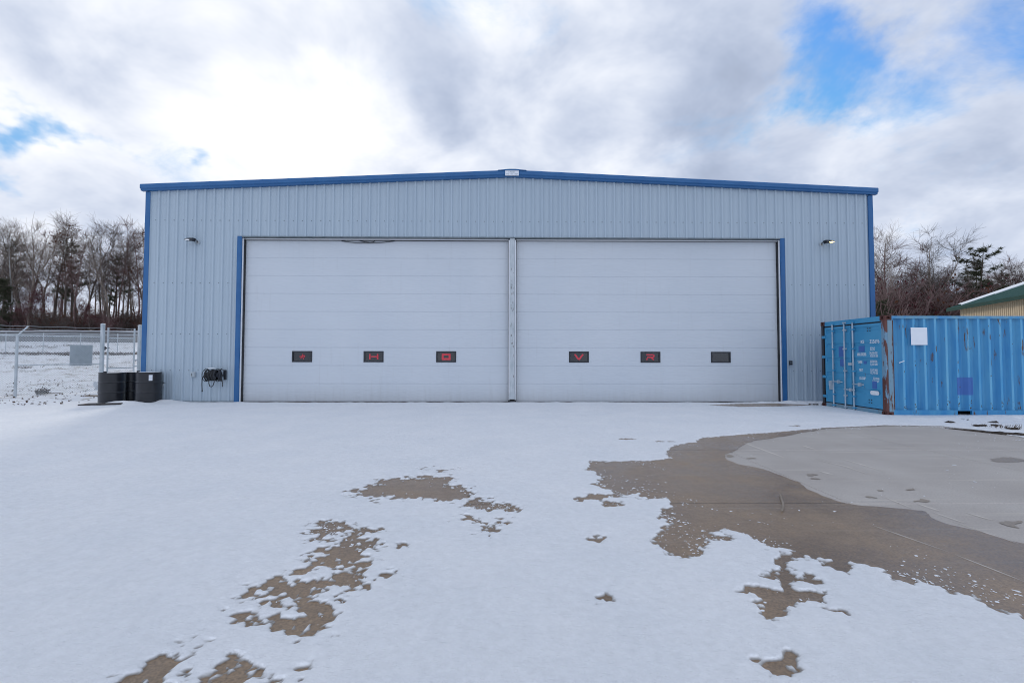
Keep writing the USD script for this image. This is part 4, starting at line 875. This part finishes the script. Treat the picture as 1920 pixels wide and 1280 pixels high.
# ------------------------------------------------------------------ trees
def segs_mesh(seg, sides):
    """frusta from rows (p0, p1, r0, r1)"""
    S_ = np.array(seg); p0, p1, r0, r1 = S_[:, :3], S_[:, 3:6], S_[:, 6], S_[:, 7]
    d = p1-p0; d /= np.linalg.norm(d, axis=1, keepdims=True)+1e-9
    a = np.where(np.abs(d[:, 2:3]) < .9, np.array([[0, 0, 1.]]), np.array([[1., 0, 0]]))
    n = np.cross(d, a); n /= np.linalg.norm(n, axis=1, keepdims=True); b = np.cross(d, n)
    an = np.arange(sides)*2*math.pi/sides
    ring = np.cos(an)[None, :, None]*n[:, None]+np.sin(an)[None, :, None]*b[:, None]
    v = np.concatenate([p0[:, None]+ring*r0[:, None, None], p1[:, None]+ring*r1[:, None, None]], 1)
    k = np.arange(sides); k2 = (k+1) % sides
    f = np.vstack([np.c_[k, k2, sides+k2], np.c_[k, sides+k2, sides+k]])
    F = (f[None]+(np.arange(len(S_))*2*sides)[:, None, None]).reshape(-1, 3)
    return v.reshape(-1, 3), F
def unit(v): return v/(np.linalg.norm(v)+1e-9)
def grow(rng, p, d, L, r, n, wob, up, taper, out):
    """one crooked axis; returns its nodes (point, direction, radius, t)"""
    nodes = [(p, d, r, 0.0)]
    for i in range(n):
        d = unit(d+rng.normal(0, wob, 3)+np.array([0, 0, up]))
        q = p+d*L/n; t = (i+1)/n; r2 = max(r*(1-taper*t), .005)
        out.append((*p, *q, nodes[-1][2], r2)); p = q; nodes.append((p, d, r2, t))
    return nodes
def at(nodes, t):
    k = min(int(t*(len(nodes)-1)), len(nodes)-2); w = t*(len(nodes)-1)-k
    return nodes[k][0]*(1-w)+nodes[k+1][0]*w, nodes[k+1][1], nodes[k][2]*(1-w)+nodes[k+1][2]*w
def side_dir(rng, d, ang):
    a = unit(np.cross(d, rng.normal(0, 1, 3))); return unit(d*math.cos(ang)+a*math.sin(ang))
def bare_tree(seed, H=19, r=.2, first=.3, limbs=17, spread=.30, fork=False, ang=.75, tw=.02, lean=0.0, twn=5):
    rng = np.random.default_rng(seed); trunk, crown, tips = [], [], []
    axes = []
    d = unit(np.array([lean, 0, 1.]))
    base = grow(rng, np.array([0, 0, -.4]), d, H*(.45 if fork else 1), r, 7 if fork else 13, .045, .02, .35 if fork else .93, trunk)
    axes.append(base)
    if fork:
        for k in range(rng.integers(2, 4)):
            a = side_dir(rng, base[-1][1], .32+.12*k); axes.append(grow(rng, base[-1][0], a, H*.58, base[-1][2]*.78, 9, .06, .05, .93, trunk))
    for ax_ in axes:
        main = not fork or ax_ is not base
        for k in range(limbs if main else 2):
            t = (first if not fork else (.08 if main else .75))+rng.random()*(.95-(first if not fork else .08))
            if not main: t = rng.uniform(.7, .95)
            p, d_, rr = at(ax_, t)
            L = H*spread*(1.15-.75*t)*rng.uniform(.6, 1.15)*(.8 if fork else 1)
            lim = grow(rng, p, side_dir(rng, d_, ang*rng.uniform(.7, 1.25)), L, rr*rng.uniform(.4, .6), 6, .10, .09, .85, crown)
            for j in range(6):
                p2, d2_, r2 = at(lim, rng.uniform(.2, 1)); 
                br = grow(rng, p2, side_dir(rng, d2_, rng.uniform(.45, .9)), L*rng.uniform(.25, .5), max(r2*.5, tw*.75), 3, .10, .07, .6, crown)
                for q in range(twn):
                    p3, d3_, r3 = at(br, rng.uniform(.15, 1)); tl = rng.uniform(.5, 1.4)
                    grow(rng, p3, side_dir(rng, d3_, rng.uniform(.4, .9)), tl, tw*.48, 2, .12, .06, .3, crown); tips.append(crown[-1][3:6])
    return trunk, crown, np.array(tips)
def leaf_quads(rng, pts, size, per, jit):
    c = np.repeat(np.asarray(pts), per, 0)+rng.normal(0, jit, (len(pts)*per, 3)); n = len(c)
    a = rng.normal(0, 1, (n, 3)); a /= np.linalg.norm(a, axis=1, keepdims=True); b = np.cross(a, rng.normal(0, 1, (n, 3))); b /= np.linalg.norm(b, axis=1, keepdims=True)
    s = rng.uniform(.6, 1.3, (n, 1))*size
    v = np.stack([c-a*s, c+b*s*.6, c+a*s, c-b*s*.6], 1).reshape(-1, 3); i = np.arange(n)*4
    return v, np.c_[i, i+1, i+2, i+3]
def pine(seed, H=18, r=.22, first=.25, rad=3.2, dens=1.0, ragged=.5, shape=.75, step=(.022, .045)):
    rng = np.random.default_rng(seed); trunk, br, clumps = [], [], []
    base = grow(rng, np.array([0, 0, -.4]), np.array([0, 0, 1.]), H, r, 12, .02, .02, .93, trunk)
    t = first
    while t < .985:
        for k in range(rng.integers(2, 5)):
            p, d_, rr = at(base, min(t+rng.uniform(-.01, .01), 1)); an = rng.uniform(0, 6.28)
            L = rad*(1-(t-first)/(1-first))**shape*rng.uniform(1-ragged, 1.15)+.35
            e_ = unit(np.array([math.cos(an), math.sin(an), .18+.35*(t-first)]))
            nd = grow(rng, p, e_, L, max(rr*.4, .025), 4, .08, .06, .7, br)
            for q in np.arange(.3, 1.01, .17/max(L/2.2, .6)/dens):
                p2, d2_, _ = at(nd, min(q, 1)); clumps.append((p2+rng.normal(0, .12, 3)+np.array([0, 0, .08]), L))
        t += rng.uniform(*step)
    c = np.repeat(np.array([k[0] for k in clumps]), 16, 0); n = len(c)
    d = rng.normal(0, 1, (n, 3))*np.array([1, 1, .7])+np.array([0, 0, .35]); d /= np.linalg.norm(d, axis=1, keepdims=True)
    w_ = np.cross(d, rng.normal(0, 1, (n, 3))); w_ /= np.linalg.norm(w_, axis=1, keepdims=True)
    L = rng.uniform(.3, .62, (n, 1)); v = np.stack([c+w_*.045, c-w_*.045, c+d*L], 1).reshape(-1, 3)
    return trunk, br, (v, np.arange(n*3).reshape(-1, 3))
def shrub(seed, H=3.5, n=12):
    rng = np.random.default_rng(seed); out, tips = [], []
    for k in range(n):
        an = rng.uniform(0, 6.28); d = unit(np.array([math.cos(an)*.45, math.sin(an)*.45, 1.]))
        st_ = grow(rng, np.array([rng.normal(0, .5), rng.normal(0, .5), -.2]), d, H*rng.uniform(.6, 1.1), .03, 4, .12, .03, .6, out)
        for j in range(7):
            p, d_, r_ = at(st_, rng.uniform(.15, 1)); b = grow(rng, p, side_dir(rng, d_, rng.uniform(.5, 1)), rng.uniform(.5, 1.3), .018, 2, .18, .05, .4, out)
            for q in range(3):
                p2, d2_, _ = at(b, rng.uniform(.2, 1)); grow(rng, p2, side_dir(rng, d2_, .7), rng.uniform(.3, .7), .012, 1, .1, .0, .3, out); tips.append(out[-1][3:6])
    return out, np.array(tips)
def tree_proto(name, label, cat, kind, group, bark, crown_bark=None, leaves=None, **kw):
    t = thing(name, label, cat, group=group)
    if kind == 'pine':
        tr, br, nd = pine(**kw)
        obj('trunk', segs_mesh(tr, 7), bark, t, smooth=True); obj('branches', segs_mesh(br, 3), bark, t); obj('crown', nd, 'needles', t)
    else:
        tr, cr, tips = bare_tree(**kw)
        obj('trunk', segs_mesh(tr, 7), bark, t, smooth=True); obj('crown', segs_mesh(cr, 3), crown_bark or bark, t)
        if leaves:
            rng = np.random.default_rng(kw['seed']); m_, frac, per, size = leaves
            pts = tips[rng.random(len(tips)) < frac]
            obj('leaves', leaf_quads(rng, pts, size, per, .28), m_, t)
    return t
LG, RG = 'bare trees in the woods left of the hangar', 'bare trees in the woods right of the hangar'
LL, RL = 'bare leafless tree in the woods behind the road and the chain link fence', 'bare leafless tree in the reddish woods behind the container'
PR = {}
PR['forked'] = tree_proto('bare_tree', None, 'tree', 'bare', None, 'bark_grey', seed=11, H=20, r=.19, limbs=13, fork=True, spread=.26)
PR['tall'] = tree_proto('bare_tree', None, 'tree', 'bare', None, 'bark_grey', 'bark_dark', seed=12, H=21, r=.2, first=.32, limbs=20, spread=.25, ang=.6)
PR['dark'] = tree_proto('bare_tree', None, 'tree', 'bare', None, 'bark_dark', seed=13, H=18, r=.2, first=.25, limbs=22, spread=.30, ang=.8)
PR['wide'] = tree_proto('bare_tree', None, 'tree', 'bare', None, 'bark_grey', 'bark_dark', seed=14, H=18, r=.22, limbs=14, fork=True, spread=.32, ang=.85)
PR['pale'] = tree_proto('pale_tree', None, 'tree', 'bare', None, 'bark_pale', 'bark_grey', seed=15, H=19, r=.17, first=.34, limbs=26, spread=.27, ang=.7)
PR['leafy'] = tree_proto('brown_leaved_tree', None, 'tree', 'bare', None, 'bark_dark', seed=16, H=17, r=.19, first=.3, limbs=18, spread=.27, leaves=('leaves_brown', .42, 7, .11))
PR['red'] = tree_proto('red_leaved_tree', None, 'tree', 'bare', None, 'bark_dark', 'bark_red', seed=17, H=8, r=.1, first=.15, limbs=16, spread=.4, leaves=('leaves_red', .6, 9, .11), twn=4)
PR['thin'] = tree_proto('bare_tree', None, 'tree', 'bare', None, 'bark_red', seed=18, H=15, r=.12, first=.3, limbs=18, spread=.25, ang=.65, twn=6)
PR['pine'] = tree_proto('pine_tree', None, 'tree', 'pine', None, 'bark_dark', seed=19, H=16, r=.22, first=.35, rad=3.6, dens=1.2, ragged=.85, shape=.5, step=(.03, .07))
PR['pine2'] = tree_proto('pine_tree', None, 'tree', 'pine', None, 'bark_dark', seed=20, H=18, r=.25, first=.32, rad=4.8, dens=2.1, ragged=.9, shape=.5, step=(.035, .075))
PR['cedar'] = tree_proto('cedar_tree', None, 'tree', 'pine', None, 'bark_dark', seed=21, H=7, r=.12, first=.06, rad=1.9, dens=.7, ragged=.7)
HB = dict(forked=20, tall=21, dark=18, wide=18, pale=19, leafy=17, red=8, thin=15, pine=16, pine2=18, cedar=7)
CATN = dict(forked='bare_tree', tall='bare_tree', dark='bare_tree', wide='bare_tree', thin='bare_tree', pale='pale_tree', leafy='brown_leaved_tree', red='red_leaved_tree', pine='pine_tree', pine2='pine_tree', cedar='cedar_tree')
first = set()
rt = random.Random(12)
LOOK = dict(dark='dark trunked bare tree', tall='tall straight bare grey tree', wide='broad bare tree with many spreading limbs', forked='bare grey tree with a forked trunk', thin='slim reddish bare tree')
def plant(kind, u, y, vtop, label, group=None, rz=None, wide=1.0):
    """a tree whose foot stands at depth y on the sight line u and whose top reaches vtop"""
    p = Y(u, 640, y); z0 = tz(p[:2]); top = Y(u, vtop, y)[2]; s_ = (top-z0)/HB[kind]
    rz = rt.uniform(0, 6.28) if rz is None else rz
    if kind not in first:
        first.add(kind); place(PR[kind], (p[0], p[1], z0), rz, (s_*wide, s_*wide, s_)); tag(PR[kind], label, 'tree', group)
    else: dup(PR[kind], (p[0], p[1], z0), rz, label, group, (s_*wide, s_*wide, s_))
# --- left of the hangar
plant('pale', 16, 80, 425, 'tall pale trunk at the far left edge, behind the fence')
plant('forked', 52, 79, 402, 'tall leaning grey tree with a fork low on its trunk, above the fence post arm', wide=1.1)
plant('tall', 243, 80, 392, 'tallest thin grey tree, beside the blue left corner of the hangar', wide=1.15)
plant('leafy', 120, 84, 418, 'bare tree keeping dry brown leaves, in the middle of the left woods')
plant('leafy', 268, 82, 415, 'tree with brown leaves half hidden by the left corner of the hangar')
plant('wide', 178, 82, 424, 'broad many-forked dark tree right of the brown-leaved one')
plant('red', 62, 78.5, 548, 'small dark red bush-like tree beneath the leaning grey tree')
plant('red', 168, 78, 570, 'small dark red bush-like tree above the fence sign')
plant('cedar', 4, 79, 520, 'dark green conifer at the far left edge')
plant('pine', 132, 90, 452, 'ragged pine deep in the left woods behind the brown-leaved tree')
plant('pine', 216, 88, 478, 'ragged pine near the hangar corner in the left woods')
plant('pine', 28, 92, 450, 'ragged pine in the left woods behind the pale trunk')
for i, (u, y, v) in enumerate([(-30, 82, 440), (-12, 86, 430), (34, 84, 448), (76, 83, 430), (92, 80, 446), (104, 87, 428), (140, 80, 440), (152, 86, 425), (166, 81, 436), (192, 84, 420), (204, 80, 440), (222, 86, 425), (232, 83, 442), (256, 85, 420), (280, 83, 418), (300, 84, 420), (330, 86, 425), (84, 91, 422), (60, 90, 436), (44, 94, 430), (116, 93, 440), (186, 93, 428), (248, 93, 430), (5, 95, 436), (272, 94, 440), (212, 97, 440), (148, 97, 438), (20, 88, 442)]):
    k_ = ['dark', 'tall', 'wide', 'forked', 'thin', 'dark', 'thin'][i % 7]
    plant(k_, u, y, v+rt.uniform(-6, 10), LOOK[k_]+' in the woods behind the chain link fence', LOOK[k_]+' - left of the hangar', wide=rt.uniform(.9, 1.25))
# --- right of the hangar
plant('pale', 1676, 62, 432, 'slender pale trunked tree rising above the rusty corner of the container', wide=.8)
plant('wide', 1732, 64, 420, 'broad bare tree with long spreading limbs above the white placard', wide=1.25)
plant('forked', 1641, 66, 408, 'bare tree half hidden by the right corner of the hangar', wide=.9)
plant('pine2', 1846, 66, 451, 'tall ragged pine standing out against the sky on the right', wide=1.15)
plant('cedar', 1655, 60, 560, 'dark green conifer at the right corner of the hangar')
plant('pine', 1812, 74, 505, 'pine with a flat low top left of the tall pine')
plant('pine', 1885, 78, 508, 'pine with a flat low top right of the tall pine')
for i, (u, y, v) in enumerate([(1652, 67, 440), (1700, 68, 455), (1712, 66, 462), (1760, 66, 458), (1775, 69, 470), (1660, 70, 500), (1690, 72, 480), (1705, 70, 505), (1720, 74, 500), (1748, 71, 495), (1762, 74, 505), (1778, 70, 510), (1790, 75, 512), (1800, 72, 508), (1826, 76, 510), (1838, 72, 520), (1860, 78, 505), (1872, 71, 515), (1894, 74, 505), (1908, 72, 490), (1922, 75, 480), (1940, 72, 495), (1960, 76, 485), (1990, 74, 490), (1668, 78, 490), (1738, 79, 500), (1784, 80, 508), (1815, 80, 500), (1850, 82, 510), (1900, 80, 498)]):
    k_ = ['thin', 'dark', 'thin', 'tall', 'thin'][i % 5]
    plant(k_, u, y, v+rt.uniform(-4, 8), LOOK[k_]+' in the reddish woods behind the container', LOOK[k_]+' - right of the hangar', wide=rt.uniform(1.2, 1.7))
# --- the mass of the wood behind, and the undergrowth
def instancer(name, protos, items, label):
    pi = UsdGeom.PointInstancer.Define(stage, '/World/'+numbered('/World', name)); ps = []
    for k, (meshes) in enumerate(protos):
        x = UsdGeom.Xform.Define(stage, f'{pi.GetPath()}/kind_{k}')
        for nm, me, mt in meshes: usdkit.mesh(stage, f'{x.GetPath()}/{nm}', me, M[mt])
        ps.append(x.GetPath())
    pi.CreatePrototypesRel().SetTargets(ps)
    pi.CreateProtoIndicesAttr([i[0] for i in items]); pi.CreatePositionsAttr([Gf.Vec3f(*i[1]) for i in items])
    pi.CreateScalesAttr([Gf.Vec3f(i[3]*i[4], i[3]*i[4], i[3]) for i in items]); pi.CreateOrientationsAttr([Gf.Quath(math.cos(i[2]/2), 0, 0, math.sin(i[2]/2)) for i in items])
    return tag(pi.GetPrim(), label, kind='stuff')
sh = []
for sd, mt, lf in ((31, 'bark_red', ('leaves_red', .30)), (32, 'bark_dark', ('leaves_brown', .2)), (33, 'bark_red', None), (34, 'bark_dark', ('leaves_brown', .12))):
    s_, tips = shrub(sd); ms = [('stems', segs_mesh(s_, 3), mt)]
    if lf: rg = np.random.default_rng(sd); ms.append(('leaves', leaf_quads(rg, tips[rg.random(len(tips)) < lf[1]], .09, 5, .2), lf[0]))
    sh.append(ms)
it = []
for _ in range(120):
    u, y = rt.uniform(-60, 330), rt.uniform(77.5, 96); p = Y(u, 640, y); it.append((rt.randrange(4), (p[0], p[1], tz(p[:2])), rt.uniform(0, 6.28), rt.uniform(.5, 1.25), rt.uniform(.9, 1.3)))
for _ in range(430):
    u, y = rt.uniform(1600, 2010), rt.uniform(62, 84); p = Y(u, 640, y); it.append((rt.choice([0, 0, 2, 2, 1, 3]), (p[0], p[1], tz(p[:2])), rt.uniform(0, 6.28), rt.uniform(1.6, 3.1), rt.uniform(.7, 1.0)))
instancer('undergrowth', sh, it, 'tangle of reddish brown bushes filling the woods')
wd = []
for sd, mt, kw in ((41, 'bark_dark', dict(H=16, r=.15, first=.3, limbs=16, spread=.26, ang=.65, twn=4)), (42, 'bark_grey', dict(H=18, r=.16, first=.35, limbs=15, spread=.24, twn=4)), (43, 'bark_red', dict(H=14, r=.12, first=.2, limbs=18, spread=.28, twn=4))):
    a, b, _ = bare_tree(sd, **kw); wd.append([('trunk', segs_mesh(a, 5), mt), ('crown', segs_mesh(b, 3), mt)])
it = []
for _ in range(48):
    u, y = rt.uniform(-80, 360), rt.uniform(86, 118); p = Y(u, 640, y); it.append((rt.randrange(3), (p[0], p[1], tz(p[:2])), rt.uniform(0, 6.28), rt.uniform(.8, 1.15), rt.uniform(.9, 1.3)))
for _ in range(130):
    u, y = rt.uniform(1590, 2020), rt.uniform(78, 105); p = Y(u, 640, y); it.append((rt.choice([0, 2, 2]), (p[0], p[1], tz(p[:2])), rt.uniform(0, 6.28), rt.uniform(.85, 1.1), rt.uniform(1.0, 1.5)))
instancer('woods', wd, it, 'mass of bare trees deep in the woods')

# ------------------------------------------------------------------ small things by the fence and the container
p = G(98, 741); z = tz(p[:2])
rng = np.random.default_rng(71); sg_ = []
ax_ = grow(rng, np.zeros(3), unit(np.array([1, .1, .02])), .8, .035, 6, .06, 0, .6, sg_)
for k in range(12):
    q0, d_, r_ = at(ax_, rng.uniform(0, .4)); grow(rng, q0, unit(np.array([-.5, rng.normal(0, .3), rng.uniform(.2, 1)])), rng.uniform(.1, .3), .01, 2, .15, 0, .4, sg_)
t = thing('fallen_branch', 'broken branch lying on the snow just behind the fence', 'branch', (p[0]-.5, p[1], z+.04))
obj('limb', segs_mesh(sg_, 6), 'wood_grey', t)
obj('leaves', leaf_quads(rng, np.array([s_[3:6] for s_ in sg_[6:]]), .05, 4, .06), 'litter', t)
p = G(182, 744); z = tz(p[:2])
t = obj('wooden_plank', MB().box(p[0]-.42, p[0]+.42, p[1]-.06, p[1]+.06, z, z+.05, .006), 'wood_grey', label='grey wooden plank on the snow left of the drums', cat='plank')
p = G(184, 733); z = tz(p[:2])
uu, vv = np.meshgrid(np.linspace(-.11, .11, 6), np.linspace(0, .34, 8))
cr = np.stack([p[0]+uu-.3*vv+.03*np.sin(vv*20), p[1]+.05*np.sin(uu*25+vv*9), z+vv], -1).reshape(-1, 3)
obj('plastic_scrap', MB().add(cr, grid_faces(8, 6)).add(cr+np.array([0, .006, 0]), grid_faces(8, 6)[:, ::-1]), 'white_plastic', label='crumpled pale plastic scrap standing in the snow beside the left drum', cat='scrap', smooth=True)
rng = np.random.default_rng(5)
n = 900; lx = rng.uniform(-24, -12.6, n); ly = rng.uniform(13.4, 24, n); kp = fbm(np.c_[lx*.7, ly*.7, 0*lx], 3, 91) > .46
lx, ly = lx[kp], ly[kp]; lz = np.maximum(terrain_z(lx, ly), np.where(ly < D, snow_z(lx, ly, np.ones_like(lx)), -9))+.012
obj('leaf_litter', leaf_quads(rng, np.c_[lx, ly, lz], .045, 1, .004), 'litter', kind='stuff', label='dry leaves scattered on the snow along the fence')
# dry weeds at the foot of the bank fence and by the container
def tuft(rng, n, h, spread):
    mb = MB()
    for k in range(n):
        b = np.array([rng.normal(0, spread), rng.normal(0, spread*.5), 0]); d = unit(np.array([rng.normal(0, .5), rng.normal(0, .4), 1])); L = h*rng.uniform(.4, 1.1)
        s_ = np.cross(d, [0, 1, 0])*.006
        mb.add([b-s_, b+s_, b+d*L*.6+s_*.7, b+d*L+np.array([d[0]*.2*L, 0, -.05*L])], [(0, 1, 2), (0, 2, 3)])
    return mb.mesh()
t = G(1885, 806); obj('dry_weeds', MB().add(*[tuft(rng, 90, .16, .16)[i]+(np.array([t[0], t[1], .05]) if i == 0 else 0) for i in (0, 1)]) if False else (lambda m_: (m_[0]+np.array([t[0], t[1], .05]), m_[1]))(tuft(rng, 60, .11, .22)), 'litter', kind='stuff', label='tuft of dry weeds in the snow below the container')
it = []
for _ in range(420):
    x = rt.uniform(-68, -26); y = 45+.03*(x+45)+rt.gauss(0, .7)+(rt.choice([0, 0, 0, 0, rt.uniform(-20, 10), rt.uniform(-20, 10)])); it.append((rt.randrange(2), (x, y, tz((x, y))), rt.uniform(0, 6.28), rt.uniform(.6, 1.5), 1.4))
instancer('bank_weeds', [[('blades', tuft(rng, 40, .28, .25), 'litter')], [('blades', tuft(rng, 30, .22, .3), 'litter')]], it, 'dry weeds poking through the snow on the bank by the rear fence')
bits = MB()
for u, v, L in ((1784, 791, .12), (1812, 787.5, .07), (1862, 791, .12), (1870, 797, .14), (1906, 787, .16), (1832, 797, .12), (1895, 803, .12), (1548, 758, .1), (1553, 757, .08), (1530, 757.5, .1)):
    p = G(u, v, .05); a = rng.uniform(-.5, .5)
    for _ in range(4):
        c_ = rng.normal(0, 1, (14, 3))*np.array([L*.28, .03, .013])+np.array([rng.normal(0, L*.5), rng.normal(0, .03), 0])
        c_ = np.c_[c_[:, 0]*math.cos(a)-c_[:, 1]*math.sin(a), c_[:, 0]*math.sin(a)+c_[:, 1]*math.cos(a), c_[:, 2]]+p
        bits.add(*_hull(c_))
obj('soil_clods', bits, 'soil', kind='stuff', label='dark clods and sticks poking through the snow round the container')

p = np.array([G(1463, 930), G(1465, 937), G(1468, 945), G(1468, 953), G(1466, 960)]); p[:, 2] = .012
t = obj('curled_strip', MB().tube(p, .011, 6), 'wood_grey', label='short pale curled strip lying on the wet concrete', cat='strip')
